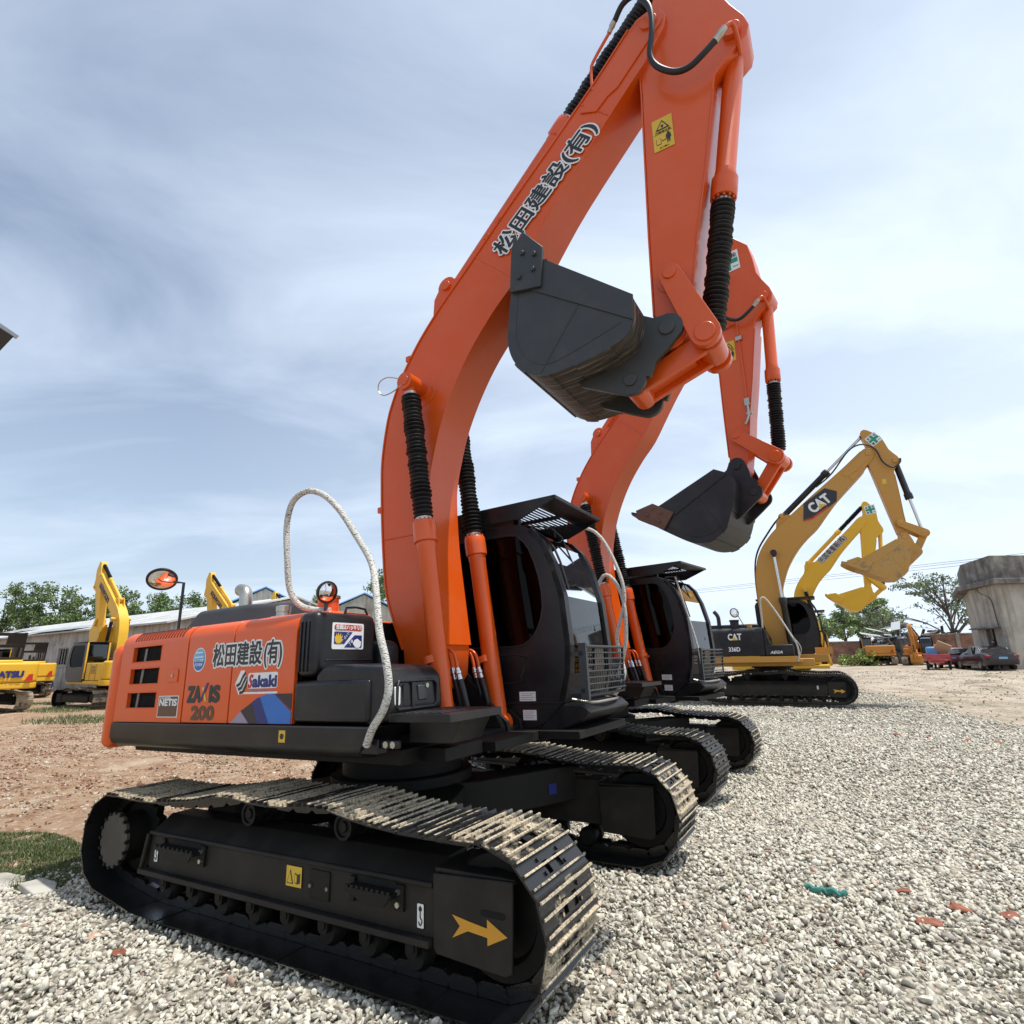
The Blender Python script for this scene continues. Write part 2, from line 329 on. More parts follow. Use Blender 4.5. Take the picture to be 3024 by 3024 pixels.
# ------------------------------------------------------------------ excavator pieces
def sim(A, B, A2, B2):
    a = complex(*A); b = complex(*B); c = complex(*A2); d = complex(*B2); k = (d-c)/(b-a)
    def f(p):
        z = c+k*(complex(*p)-a); return (z.real, z.imag)
    f.k = abs(k); return f
def arc(c, r, a0, a1, n=7): return [(c[0]+r*math.cos(R(a0+(a1-a0)*i/(n-1))), c[1]+r*math.sin(R(a0+(a1-a0)*i/(n-1)))) for i in range(n)]
def track_path(wb, rs, ri, zs, zi, carr, ztop, wr=None):
    wr = wr or wb
    """closed outline of the shoe plates: list of (x, z)"""
    P = []
    P += [(wb+ri*math.cos(R(t)), zi+ri*math.sin(R(t))) for t in range(85, -95, -6)]
    P += [(wb-0.3, zi-ri), (-wr+0.55, zi-ri)]
    P += [(-wr+rs*math.cos(R(t)), zs+rs*math.sin(R(t))) for t in range(-100, -276, -6)]
    xs = [-wr+0.1]+carr+[wb-0.05]; zz = [zs+rs]+[ztop]*len(carr)+[zi+ri]
    for i in range(len(xs)-1):
        m = 6; sag = 0.035*(xs[i+1]-xs[i])
        for k in range(1, m+1 if i < len(xs)-2 else m):
            t = k/m; P.append((xs[i]+(xs[i+1]-xs[i])*t, zz[i]+(zz[i+1]-zz[i])*t-sag*4*t*(1-t)))
    return P
def resample(P, pitch):
    P = [Vector((p[0], p[1])) for p in P]; P.append(P[0]); Ls = [0]
    for i in range(1, len(P)): Ls.append(Ls[-1]+(P[i]-P[i-1]).length)
    n = round(Ls[-1]/pitch); st = Ls[-1]/n; out = []; j = 0
    def at(s):
        s %= Ls[-1]
        for j in range(1, len(Ls)):
            if Ls[j] >= s: t = (s-Ls[j-1])/max(1e-9, Ls[j]-Ls[j-1]); return P[j-1].lerp(P[j], t)
    for i in range(n):
        a = at(i*st); b = at((i+1)*st); out.append(((a+b)/2, (b-a).normalized()))
    return out
def shoe_mb(w, pitch=0.19, g=0.034, holes=True):
    mb = MB(); h = pitch/2+0.004
    # plate with the two lightening holes left open between the bolts
    if holes:
        for y0, y1 in ((-w, -0.085), (-0.035, 0.035), (0.085, w)): mb.box(-h, h, y0, y1, 0, 0.011)
        for y0, y1 in ((-0.085, -0.035), (0.035, 0.085)):
            mb.box(-h, -0.028, y0, y1, 0, 0.011); mb.box(0.040, h, y0, y1, 0, 0.011)
    else: mb.box(-h, h, -w, w, 0, 0.011)
    for x, t in ((-0.078, 1.0), (-0.010, 0.92), (0.062, 0.92)):
        mb.prism([(x-0.010, 0.010), (x-0.006, g*t), (x+0.005, g*t), (x+0.010, 0.010)], -w, w)
    for y in (-0.11, 0.11):
        for x in (-0.045, 0.028): mb.cyl((x, y, 0.010), (x, y, 0.022), 0.011, n=6)
    for y in (-0.075, 0.075):      # chain links under the shoe
        mb.prism([(-h+0.01, -0.002), (h-0.01, -0.002), (h, -0.05), (h-0.04, -0.075), (-h+0.04, -0.075), (-h, -0.05)], y-0.018, y+0.018)
    return mb
def undercarriage(root, q, Mu, detail=2):
    """q: dict with half gauge g, half shoe w, half wheelbase wb"""
    g, w, wb = q['g'], q['w'], q['wb']; zi = q.get('zi', 0.43); zs = q.get('zs', 0.49); ri = q.get('ri', 0.385); rs = q.get('rs', 0.345); k = q.get('k', 1.0)
    carr = q.get('carr', [-0.33, 0.63]); ztop = q.get('ztop', 0.90)
    wr = q.get('wr', wb); path = track_path(wb, rs, ri, zs, zi+0.0, carr, ztop, wr); pitch = 0.19*k
    st = resample(path, pitch)
    if detail >= 1: sdata = shoe_mb(w, pitch, 0.034*k, detail >= 2).data('track_shoe', q['shoe'], 30)
    for sd in (-1, 1):
        yc = sd*g
        if detail >= 1:
            cha = MB(Mu); ring_ = []
            for c, t in st:
                nn = Vector((-t.y, t.x)); 
                if nn.dot(Vector((c.x-(0 if abs(c.x) < wb else math.copysign(wb, c.x)), c.y-0.45))) < 0: nn = -nn
                a_ = c-nn*0.012; b_ = c-nn*0.058; ring_.append([(a_.x, yc-.085, a_.y), (a_.x, yc+.085, a_.y), (b_.x, yc+.085, b_.y), (b_.x, yc-.085, b_.y)])
            cha.loft(ring_+[ring_[0]], cap=False)
            belt = cha.build('track_chain', BLACKM, root)
            for c, t in st:
                o = bpy.data.objects.new('track_shoe', sdata); COL.objects.link(o); o.parent = belt
                X = Vector((t.x, 0, t.y)); Z = Vector((-t.y, 0, t.x)); 
                if Z.dot(Vector((c.x-(0 if abs(c.x) < wb else math.copysign(wb, c.x)), 0, c.y-0.45))) < 0: Z = -Z; X = -X
                Y = Z.cross(X); jz = random.uniform(-0.002, 0.003)
                o.matrix_local = Mu @ Matrix(((X.x, Y.x, Z.x, c.x+Z.x*jz), (X.y, Y.y, Z.y, yc), (X.z, Y.z, Z.z, c.y+Z.z*jz), (0, 0, 0, 1)))
        else:
            mb = MB(Mu); base = shoe_mb(w, pitch, 0.034*k, False)
            for c, t in st:
                X = Vector((t.x, 0, t.y)); Z = Vector((-t.y, 0, t.x))
                if Z.dot(Vector((c.x-(0 if abs(c.x) < wb else math.copysign(wb, c.x)), 0, c.y-0.45))) < 0: Z = -Z; X = -X
                Y = Z.cross(X); M = Matrix(((X.x, Y.x, Z.x, c.x), (X.y, Y.y, Z.y, yc), (X.z, Y.z, Z.z, c.y), (0, 0, 0, 1)))
                mb.add([M @ Vector(v) for v in base.v], base.f)
            mb.build('track_belt', q['shoe'], root, smooth=30)
        # side frame of the track
        f = MB(Mu); yo = sd*(g+q.get('fo', 0.19)); yi = sd*(g-0.17)
        ya, yb = min(yo, yi), max(yo, yi)
        xe = wb-0.36
        f.prism([(ya, 0.30*k), (yb, 0.30*k), (yb if sd > 0 else yb-0.02, 0.555*k), (yb-0.14 if sd > 0 else yb-.04, 0.66*k), (ya+0.14 if sd < 0 else ya+.04, 0.66*k), (ya if sd < 0 else ya+0.02, 0.555*k)], -wb+0.42, xe, 'X')
        f.box(-wb+0.36, xe+0.0, min(yo, yo+sd*0.05), max(yo, yo+sd*0.05), 0.27*k, 0.305*k)      # lower flange
        f.tube([(-wb+0.36, yo+sd*0.02, 0.30*k), (-wb+0.42, yo+sd*0.02, 0.55*k)], 0.018, 8, 0)
        f.tube([(-wb+0.42, yo+sd*0.008, 0.555*k), (xe, yo+sd*0.008, 0.555*k)], 0.016, 8, 0)
        fr = f.build('track_frame', FRAMEP, root, 0.008)
        c = MB(Mu)      # idler yoke cover with its slot
        zt, zb = 0.64*k, 0.24*k; x0, x1 = xe+0.01, wb+0.16
        c.prism([(x0, zb+0.04), (x0+0.02, zb+0.005), (x1-0.06, zb-0.02), (x1-0.02, zb), (x1, zt), (x0, zt-0.02)], min(yo, yo+sd*0.02), max(yo, yo+sd*0.02))
        c.box(x0, x1, min(yo, yi), max(yo, yi), zt-0.02, zt+0.005)
        ia = sd*(g-0.19); c.prism([(x0, zb+0.04), (x0+0.02, zb+0.005), (x1-0.06, zb-0.02), (x1-0.02, zb), (x1, zt), (x0, zt-0.02)], min(ia, ia+sd*0.02), max(ia, ia+sd*0.02))
        cov = c.build('idler_cover', FRAMEP, fr, 0.006)
        if sd < 0 and q.get('arrow', 1):
            Mp = Mu @ frame((0, yo-0.022, 0), (1, 0, 0), (0, 0, 1)); ax = x0+0.13
            decal([(ax, 0.445*k), (ax+0.10, 0.43*k), (ax+0.22, 0.415*k), (ax+0.22, 0.455*k), (ax+0.34, 0.395*k), (ax+0.22, 0.34*k), (ax+0.22, 0.375*k), (ax+0.10, 0.385*k), (ax, 0.34*k), (ax+0.05, 0.40*k)], ARROW, cov, Mp, 'arrow_mark')
            decal(rrect(x1-0.20, 0.465*k, x1-0.05, 0.495*k, 0.014), VOID, cov, Mp, 'slot')  # flat patch on the closed cover, slot darkness is only painted
        # wheels
        for nm, x, z, r in (('idler_wheel', wb, zi, ri-0.09), ('sprocket', -wr, zs, rs-0.07)):
            m = MB(Mu)
            if nm == 'sprocket':
                pts = []
                for i in range(42):
                    a = 2*math.pi*i/42; pts.append((x+(r+(0.045 if i % 2 else 0))*math.cos(a), z+(r+(0.045 if i % 2 else 0))*math.sin(a)))
                m.prism(pts, yc-0.03, yc+0.03)
                sp_ = m.build(nm, BLACKM, root)
                h = MB(Mu); cl = q.get('cover', 0.205)*k
                h.lathe((x, yc, z), (x, yc+sd*(w-0.10), z), [(0, cl-.02), (1.0, cl-.02)], 36); h.build('final_drive_housing', BLACKM, sp_)
                h = MB(Mu); pts = []
                for i in range(64):
                    a = 2*math.pi*i/64; rr_ = cl*(1.0 if i % 4 else .93); pts.append((x+rr_*math.cos(a), z+rr_*math.sin(a)))
                h.prism(pts, min(yc+sd*(w-.10), yc+sd*(w-.075)), max(yc+sd*(w-.10), yc+sd*(w-.075))); cv = h.build('final_drive_cover', q.get('cover_mat', DUSTYC), sp_)
                for i in range(16 if detail >= 2 and sd < 0 else 0):
                    a = 2*math.pi*i/16; h = MB(Mu); h.cyl((x+cl*.98*math.cos(a), yc+sd*(w-0.10), z+cl*.98*math.sin(a)), (x+cl*.98*math.cos(a), yc+sd*(w-0.062), z+cl*.98*math.sin(a)), 0.013*k, n=6); h.build('cover_bolt', BLACKM, cv)
            else:
                m.lathe((x, yc-0.09, z), (x, yc+0.09, z), [(0.12, .02), (0.10, .07), (0.2, .08), (0.22, r-.09), (0.0, r-0.07), (0.0, r), (0.25, r+0.03), (0.35, r+0.03), (0.4, r-0.02), (0.6, r-0.02), (0.65, r+0.03), (0.75, r+0.03), (1.0, r), (1.0, r-.07), (.78, r-.09), (.8, .08), (.9, .07), (.88, .02)], 32); m.build(nm, BLACKM, root)
        if detail >= 1 and (sd < 0 or detail >= 2):
            nr = 8
            for i in range(nr):
                x = -wb+0.62+(2*wb-1.15)*i/(nr-1)
                m = MB(Mu); m.lathe((x, yc-0.14, 0.17*k), (x, yc+0.14, 0.17*k), [(0, .06), (.1, .08), (.3, .08), (.32, .06), (.68, .06), (.7, .08), (.9, .08), (1, .06)], 16)
                m.prism(rrect(x-0.042, 0.175*k, x+0.042, 0.31*k, .03), yc+sd*0.165-0.012, yc+sd*0.165+0.012); m.cyl((x, yc+sd*0.17, 0.225*k), (x, yc+sd*0.184, 0.225*k), 0.026*k, n=14)
                m.build('bottom_roller', BLACKM, root)
            for x in carr:
                m = MB(Mu); zc = ztop-0.155*k
                m.lathe((x, yc-0.10, zc), (x, yc+0.12, zc), [(0, .06), (.05, .075), (.3, .075), (.32, .058), (.68, .058), (.7, .075), (1.0, .075), (1, .055)] if sd > 0 else [(1, .06), (.95, .075), (.7, .075), (.68, .058), (.32, .058), (.3, .078), (0, .078), (0, .06), (.06, .055), (.06, .035), (0, .03), (0, .012)], 24)
                m.cyl((x, yc+0.0, zc), (x, yc-sd*0.16, zc), 0.03, n=12); m.box(x-0.05, x+0.05, yc-sd*0.16-0.02, yc-sd*0.16+0.02, 0.66*k, zc+0.03)
                m.build('carrier_roller', BLACKM, root)
    # centre frame (X shape) and slew ring
    b = MB(Mu)
    for sx in (-1, 1):
        for sy in (-1, 1):
            b.prism([(0.0, -0.3*sy), (0.30*sx, 0.12*sy), (0.85*sx, (g-0.14)*sy), (1.20*sx, (g-0.14)*sy), (0.75*sx, 0.1*sy), (0.2*sx, -0.3*sy)], 0.48*k, 0.78*k, 'Z')
    b.prism(circ(0, 0, 0.62, 28), 0.46*k, 0.86*k, 'Z')
    b.build('centre_frame', BLACKM, root, 0.01)
    s_ = MB(Mu); s_.cyl((0, 0, 0.84*k), (0, 0, 1.00*k), 0.52*k, n=40); s_.cyl((0, 0, 1.0*k), (0, 0, 1.12*k), 0.58*k, n=40)
    s_.build('slew_ring', BLACKM, root)

CF, CT, CB_, CK = (0.47, 1.72), (3.06, 7.17), (2.87, 4.10), (2.55, 3.76)
BOOM = [(.30, 1.62), (.27, 1.88), (.12, 2.23), (.05, 2.48), (.0, 3.0), (-.02, 3.4), (-.02, 3.73), (.04, 4.12), (.11, 4.33), (.20, 4.52), (.33, 4.73), (.47, 4.92), (.70, 5.17), (.96, 5.41), (1.14, 5.58), (1.57, 5.99), (2.0, 6.38), (2.51, 6.86), (2.88, 7.24),
        (2.96, 7.31), (3.06, 7.33), (3.17, 7.28), (3.21, 7.17), (3.18, 7.05), (2.95, 6.74), (2.74, 6.53), (2.18, 5.93), (1.86, 5.52), (1.58, 5.14), (1.34, 4.91), (1.11, 4.65), (.95, 4.42), (.81, 4.17), (.70, 3.92), (.62, 3.65), (.575, 3.45), (.56, 3.25), (.58, 2.8), (.64, 2.3), (.69, 1.9), (.67, 1.65), (.58, 1.54), (.45, 1.51), (.34, 1.54)]
ARM = [(2.93, 6.9), (2.91, 6.5), (2.81, 5.01), (2.77, 4.29), (2.745, 4.10)]+arc(CB_, .125, 180, 350, 9)+[(3.08, 4.43), (3.17, 4.87), (3.30, 5.40), (3.47, 6.17), (3.50, 6.30), (3.60, 6.40), (3.70, 6.47), (3.78, 6.53), (3.81, 6.62), (3.79, 6.74), (3.71, 6.93), (3.66, 7.08), (3.65, 7.35), (3.62, 7.62), (3.36, 7.98), (3.28, 8.04), (3.18, 8.02), (3.12, 7.93), (3.12, 7.5), (3.05, 7.3), (2.96, 7.1)]
LUG, AAP, LP1, LP2 = (3.68, 6.62), (3.24, 7.92), (2.94, 4.56), (3.13, 3.97)
BPIN, ABR = (0.47, 4.33), (0.74, 5.46)
SIDE = [(1.74, 5.00), (1.70, 4.80), (1.655, 4.50), (1.635, 4.30), (1.66, 4.15), (1.72, 4.03), (1.81, 3.94), (1.92, 3.885), (2.05, 3.865), (2.30, 3.89), (2.58, 3.95), (2.665, 4.02), (2.70, 4.12), (2.71, 4.27), (2.0, 4.92)]
def smooth2(P, m=3):
    Q = []
    for i in range(len(P)-1):
        p0, p1, p2, p3 = [Vector(P[j]) for j in (max(i-1, 0), i, i+1, min(i+2, len(P)-1))]
        for k in range(m): t = k/m; Q.append(tuple(0.5*((2*p1)+(p2-p0)*t+(2*p0-5*p1+4*p2-p3)*t*t+(3*p1-p0-3*p2+p3)*t**3)))
    return Q+[tuple(P[-1])]
SIDE = smooth2(SIDE[:12], 3)+SIDE[12:]
WRAP = [(1.79, 5.22)]+SIDE[:-1]
BT, BL = smooth2(BOOM[1:19], 3), smooth2(BOOM[24:40], 3)
BOOM = [BOOM[0]]+BT+BOOM[19:24]+BL+BOOM[40:]
BOOM0, BT0, BL0 = BOOM, BT, BL

def bellows(mb, p0, p1, r, n):
    p0 = Vector(p0); p1 = Vector(p1); prof = []
    for i in range(n):
        j = 1+random.uniform(-.09, .07)
        prof += [((i+0.02)/n, r*0.72), ((i+0.44)/n, r*1.03*j), ((i+0.54)/n, r*1.03*j)]
    prof.append((1, r*0.7)); 
    # soft fabric: sag the centreline slightly
    return mb.lathe(p0, p1, prof, 22)
def ram(root, name, foot, rod, y, rb, paint_, style, gl=0.55, split=None):
    """hydraulic cylinder from its foot (barrel end) to the rod end, XZ points"""
    f = Vector((foot[0], y, foot[1])); e = Vector((rod[0], y, rod[1])); d = (e-f); Ln = d.length; d.normalize(); g_ = f+d*(Ln*gl)
    b = MB(); b.cyl(f-Vector((0, rb*1.0, 0)), f+Vector((0, rb*1.0, 0)), rb*1.15, n=20)
    q = (g_-f).length; a = 0.20/q
    b.lathe(f, g_, [(0.02, rb*0.85), (0.06, rb), (1-a*1.25, rb), (1-a*1.2, rb*1.05), (1-a*0.95, rb*1.06), (1-a*0.9, rb*1.28), (0.5*(2-a*0.9), rb*1.30), (0.995, rb*1.28), (1.0, rb*1.22)], 28)
    bo = b.build(name, paint_, root)
    bt = MB(); up = d.orthogonal().normalized(); vv = d.cross(up)
    for i in range(12):
        t = 2*math.pi*i/12; c = g_+(up*math.cos(t)+vv*math.sin(t))*rb*1.05; bt.cyl(c-d*0.004, c+d*0.022, rb*0.12, n=6)
    bt.build('gland_bolts', paint_, bo)
    rd = MB(); rd.cyl(g_-d*0.01, e-d*rb*0.9, rb*0.50, n=18); ro = rd.build('piston_rod', CHROME, bo)
    ey = MB(); ey.cyl(e-Vector((0, rb*0.95, 0)), e+Vector((0, rb*0.95, 0)), rb*1.1, n=22); ey.cyl(e, e-d*rb*1.6, rb*0.72, rb*0.6, n=16); ey.build('rod_eye', paint_, bo)
    if style == 'bellows':
        w_ = MB(); n = max(8, int((e-g_).length/0.043)); bellows(w_, g_+d*0.035, e-d*rb*1.7, rb*1.12, n); w_.build('gaiter', GAITER, ro)
        cl = MB(); cl.cyl(g_+d*0.012, g_+d*0.04, rb*0.90, n=20); cl.cyl(e-d*rb*1.75, e-d*rb*1.35, rb*0.72, n=16); cl.build('gaiter_clamp', ZINC, ro)
    return bo

def front_end(root, K, mat, bmat, ramstyle, rammat, y0=-0.33, y1=0.10, detail=2, bside=None, scale=1.0, wrapmat=None):
    fb = sim(CF, CT, K['foot'], K['tip']); fa = sim(CT, CB_, K['tip'], K['bpin']); fk = sim(CB_, CK, K['bpin'], K['kpin']); ym = (y0+y1)/2; k = fb.k
    if scale != 1.0: y0, y1 = ym+(y0-ym)*scale, ym+(y1-ym)*scale
    hw = (y1-y0)/2
    def fatten(P, amt):
        n = len(P); Q = []
        for i in range(n):
            t = (Vector(P[min(i+1, n-1)])-Vector(P[max(i-1, 0)])).normalized(); q = Vector(P[i])+Vector((-t.y, t.x))*amt*math.sin(math.pi*i/(n-1))**.7; Q.append((q.x, q.y))
        return Q
    fat_ = K.get('fat', 0.0); BT, BL = (fatten(BT0, fat_*.35), fatten(BL0, fat_)) if fat_ else (BT0, BL0)
    BOOM = [BOOM0[0]]+BT+BOOM0[1+len(BT):6+len(BT)]+BL+BOOM0[6+len(BT)+len(BL):]
    b = MB(); b.prism([fb(p) for p in BOOM], y0+0.012, y1-0.012); boom = b.build('boom', mat, root, 0.006)
    # top and bottom plates stand a little proud of the side plates
    pl = MB(); top = [fb(p) for p in BT]; bot = [fb(p) for p in BL]
    def strip(mb, pts, out):
        n = len(pts); secs = []
        for i in range(n):
            t = (Vector(pts[min(i+1, n-1)])-Vector(pts[max(i-1, 0)])).normalized(); nn = Vector((-t.y, t.x))*out; p_ = Vector(pts[i]); q_ = p_+nn; p_ = p_-nn*.2
            secs.append([(p_.x, y0, p_.y), (p_.x, y1, p_.y), (q_.x, y1, q_.y), (q_.x, y0, q_.y)])
        mb.loft(secs)
    strip(pl, top, 0.012); strip(pl, bot, 0.012); pl.build('boom_plates', mat, boom, smooth=25)
    if detail >= 1:
        for yy, dd in ((y0+0.012, -1), (y1-0.012, 1)):
            e = MB(); c = fb(BPIN); e.lathe((c[0], yy, c[1]), (c[0], yy+dd*0.02, c[1]), [(0, .17*k), (.25, .165*k), (.28, .105*k), (1, .10*k)], 40); e.build('boom_boss', mat, boom, 0.002)
            e = MB(); tp = [fb(p) for p in [(2.35, 6.60), (2.88, 7.16)]+arc((3.05, 7.17), .13, 110, -60, 8)+[(2.72, 6.66), (2.62, 6.62), (2.5, 6.52)]]
            e.prism(tp, yy, yy+dd*0.014); ep = e.build('tip_plate', mat, boom, 0.002); e = MB(); c = fb(CT); e.cyl((c[0], yy, c[1]), (c[0], yy+dd*0.035, c[1]), .075*k, n=26); e.build('pin', mat, ep, .002)
        for (a, c_) in (((1.58, 5.14), (1.13, 5.60)), ((.58, 2.9), (.03, 2.9)), ((2.62, 6.40), (2.35, 6.72))):
            e = MB(); a = fb(a); c_ = fb(c_); e.tube([(a[0], y0+0.010, a[1]), (c_[0], y0+0.010, c_[1])], 0.006, 6, 0); e.build('weld_seam', mat, boom)
    # arm-cylinder bracket on the boom top
    br = MB(); c = fb(ABR); q = [fb(p) for p in [(.50, 4.98), (.56, 5.12), (.58, 5.36)]+arc(ABR, .11, 190, 30, 8)+[(1.08, 5.50), (1.0, 5.40)]]
    for yy in (ym-0.14, ym+0.10): br.prism(q, yy, yy+0.04)
    br.cyl((c[0], ym-0.17, c[1]), (c[0], ym+0.17, c[1]), .05*k, n=18); br.build('cylinder_bracket', mat, boom, 0.004)
    ram(root, 'arm_cylinder', fb(ABR), fa(AAP), ym, 0.085*k, rammat, ramstyle, 0.56)
    # boom cylinders
    cyf = K['cylfoot']; pin = fb(BPIN); off = K.get('cyo', 0.385)*scale
    pm = MB(); pm.cyl((pin[0], ym-off-0.075, pin[1]), (pin[0], ym+off+0.075, pin[1]), .072*k, n=26)
    for s_ in (-1, 1): pm.cyl((pin[0], ym+s_*(off+0.075), pin[1]), (pin[0], ym+s_*(off+0.085), pin[1]), .05*k, n=22)
    pm.build('boom_cylinder_pin', mat, boom, 0.003)
    for s_ in (-1, 1): ram(root, 'boom_cylinder', cyf, pin, ym+s_*off, 0.080*k, rammat, ramstyle, K.get('bgl', 0.55))
    # arm
    ah = hw-0.05*scale; a0, a1 = ym-ah, ym+ah
    a = MB(); a.prism([fa(p) for p in ARM], a0+0.01, a1-0.01); arm = a.build('arm', mat, root, 0.006)
    ap = MB(); 
    def strip2(pts, out):
        for i in range(len(pts)-1):
            p_, c_ = Vector(pts[i]), Vector(pts[i+1]); t = (c_-p_).normalized(); nn = Vector((-t.y, t.x))*out
            ap.prism([(p_.x, p_.y), (c_.x, c_.y), (c_.x+nn.x, c_.y+nn.y), (p_.x+nn.x, p_.y+nn.y)], a0, a1)
    strip2([fa(p) for p in ARM[0:4]], -0.012); strip2([fa(p) for p in ARM[14:18]], -0.012); ap.build('arm_plates', mat, arm, smooth=25)
    if detail >= 1:
        for yy, dd in ((a0+0.01, -1), (a1-0.01, 1)):
            for P0, r0, h_ in ((LP1, .12, .008), (LUG, .07, .05), (CB_, .115, .04)):
                e = MB(); c = fa(P0); e.cyl((c[0], yy, c[1]), (c[0], yy+dd*h_, c[1]), r0*k, n=30); e.build('arm_boss', mat, arm, 0.002)
    # linkage
    lp1 = fa(LP1); lp2 = K['lp2']; kp = K['kpin']
    for s_ in (-1, 1):
        m = MB(); yy = ym+s_*(ah+0.05*scale); d = Vector((lp2[0]-lp1[0], lp2[1]-lp1[1])); n_ = Vector((-d.y, d.x)).normalized(); ang = math.degrees(math.atan2(d.y, d.x))
        m.prism(arc(lp1, .085*k, ang+90, ang+270, 9)+arc(lp2, .11*k, ang-90, ang+90, 9), yy-0.03*scale, yy+0.03*scale)
        m.cyl((lp1[0], yy-s_*0.0, lp1[1]), (lp1[0], yy+s_*0.045, lp1[1]), .05*k, n=22); m.cyl((lp2[0], yy, lp2[1]), (lp2[0], yy+s_*0.045, lp2[1]), .075*k, n=26)
        m.build('linkage_plate', mat, root, 0.005)
    m = MB(); lw = ah-0.03
    m.cyl((lp2[0], ym-lw, lp2[1]), (lp2[0], ym+lw, lp2[1]), .10*k, n=28); m.cyl((kp[0], ym-lw, kp[1]), (kp[0], ym+lw, kp[1]), .09*k, n=28)
    d = Vector((kp[0]-lp2[0], kp[1]-lp2[1])); ld = d.length; d.normalize(); n_ = Vector((-d.y, d.x)); A_ = Vector(lp2); B_ = Vector(kp)
    P_ = lambda v, o: (v.x+n_.x*o, v.y+n_.y*o)
    for y_a, y_b in ((ym-lw, ym-lw+0.05), (ym+lw-0.05, ym+lw)): m.prism([P_(A_, .085*k), P_(B_, .075*k), P_(B_, -.075*k), P_(A_, -.085*k)], y_a, y_b)
    A2 = A_+d*ld*0.24
    m.prism([P_(A2, .03), P_(B_, .03), P_(B_, -.03), P_(A2, -.03)], ym-lw+0.05, ym+lw-0.05)
    m.build('bucket_link', mat, root, 0.008)
    ram(root, 'bucket_cylinder', fa(LUG), lp2, ym, 0.080*k, rammat, ramstyle, K.get('kgl', 0.52))
    # bucket
    bs = 0.51*K.get('bw', 1.0); yb0, yb1 = ym-bs, ym+bs; side = [fk(p) for p in SIDE]; wr = [fk(p) for p in WRAP]; kk = fk.k
    m = MB(); c0 = Vector(fk((2.2, 4.5)))
    outer = [Vector(p) for p in wr]; inner = [p+(c0-p).normalized()*0.03 for p in outer]
    m.prism([(p.x, p.y) for p in outer]+[(p.x, p.y) for p in inner[::-1]], yb0+0.02, yb1-0.02)
    bk = m.build('bucket', wrapmat or bmat, root, 0.004)
    m = MB()
    for yy in (yb0, yb1-0.025): m.prism(side, yy, yy+0.025)
    band = [fk(p) for p in [(1.99, 4.95), (2.715, 4.29), (2.70, 4.08), (1.86, 4.70), (1.76, 4.78), (1.745, 5.0)]]
    for yy in (yb0-0.012, yb1): m.prism(band, yy, yy+0.012)
    wl = [fk(p) for p in [(1.76, 4.72), (1.72, 4.35), (1.75, 4.18), (1.84, 4.04), (1.98, 3.965), (2.2, 3.99), (2.6, 4.10)]]
    m.tube([(p[0], yb0-0.001, p[1]) for p in wl], 0.004, 6, 3); 
    a_, b_ = fk((2.34, 4.46)), fk((1.92, 3.90)); m.tube([(a_[0], yb0-0.001, a_[1]), (b_[0], yb0-0.001, b_[1])], 0.004, 6, 0)
    m.build('bucket_side_plates', bside or bmat, bk, 0.004)
    # wear strips across the back
    m = MB()
    for i0, i1 in ((5, 6), (7, 8), (9, 10)):
        i0 *= 3; i1 = min(i1*3, len(outer)-3); pts = [outer[i]-(c0-outer[i]).normalized()*0.012 for i in range(i0, i1+1)]; pin_ = [outer[i]+(c0-outer[i]).normalized()*0.004 for i in range(i0, i1+1)]
        m.prism([(p.x, p.y) for p in pts]+[(p.x, p.y) for p in pin_[::-1]], yb0+0.0, yb1-0.0)
    m.build('wear_strips', wrapmat or bmat, bk, 0.003)
    # side cutters and teeth
    for yy, dd in ((yb0-0.012, -1), (yb1+0.012, 1)):
        m = MB(); sc_ = [fk(p) for p in [(1.70, 4.72), (1.985, 4.66), (2.03, 5.02), (1.86, 5.25), (1.80, 5.20), (1.78, 5.30), (1.73, 5.1)]]
        m.prism(sc_, yy, yy+dd*0.028)
        for q_ in ((1.80, 4.82), (1.93, 4.84), (1.84, 5.04), (1.95, 4.98)):
            c = fk(q_); m.cyl((c[0], yy, c[1]), (c[0], yy+dd*0.05, c[1]), .022*kk, n=6)
        m.build('side_cutter', K.get('cutter') or bside or bmat, bk, 0.004)
    nt_ = 5
    for i in range(nt_):
        yc = yb0+0.09+(yb1-yb0-0.18)*i/(nt_-1); m = MB()
        m.prism([fk(p) for p in [(1.72, 5.0), (1.83, 4.98), (1.84, 5.22), (1.83, 5.36), (1.80, 5.36), (1.74, 5.2)]], yc-0.045, yc+0.045)
        m.build('tooth', bside or bmat, bk, 0.006)
    # hinge ears
    for s_ in (-1, 1):
        m = MB(); yy = ym+s_*(ah+0.065*scale)
        ear = [(2.66, 4.30), (2.78, 4.22)]+arc(CB_, .12, 105, -60, 9)+[(2.86, 3.93), (2.76, 3.86), (2.70, 3.74)]+arc(CK, .12, 0, -110, 7)+[(2.40, 3.70), (2.15, 3.83), (2.1, 3.92), (2.6, 4.0)]
        m.prism([fk(p) for p in ear], yy-0.022, yy+0.022); c = K['bpin']; m.cyl((c[0], yy, c[1]), (c[0], yy+s_*0.04, c[1]), .06*kk, n=26); c = kp; m.cyl((c[0], yy, c[1]), (c[0], yy+s_*0.04, c[1]), .05*kk, n=26)
        m.build('hinge_ear', bside or bmat, bk, 0.005)
    return boom, arm, bk, fb, fa, fk, (y0, y1, a0, a1)

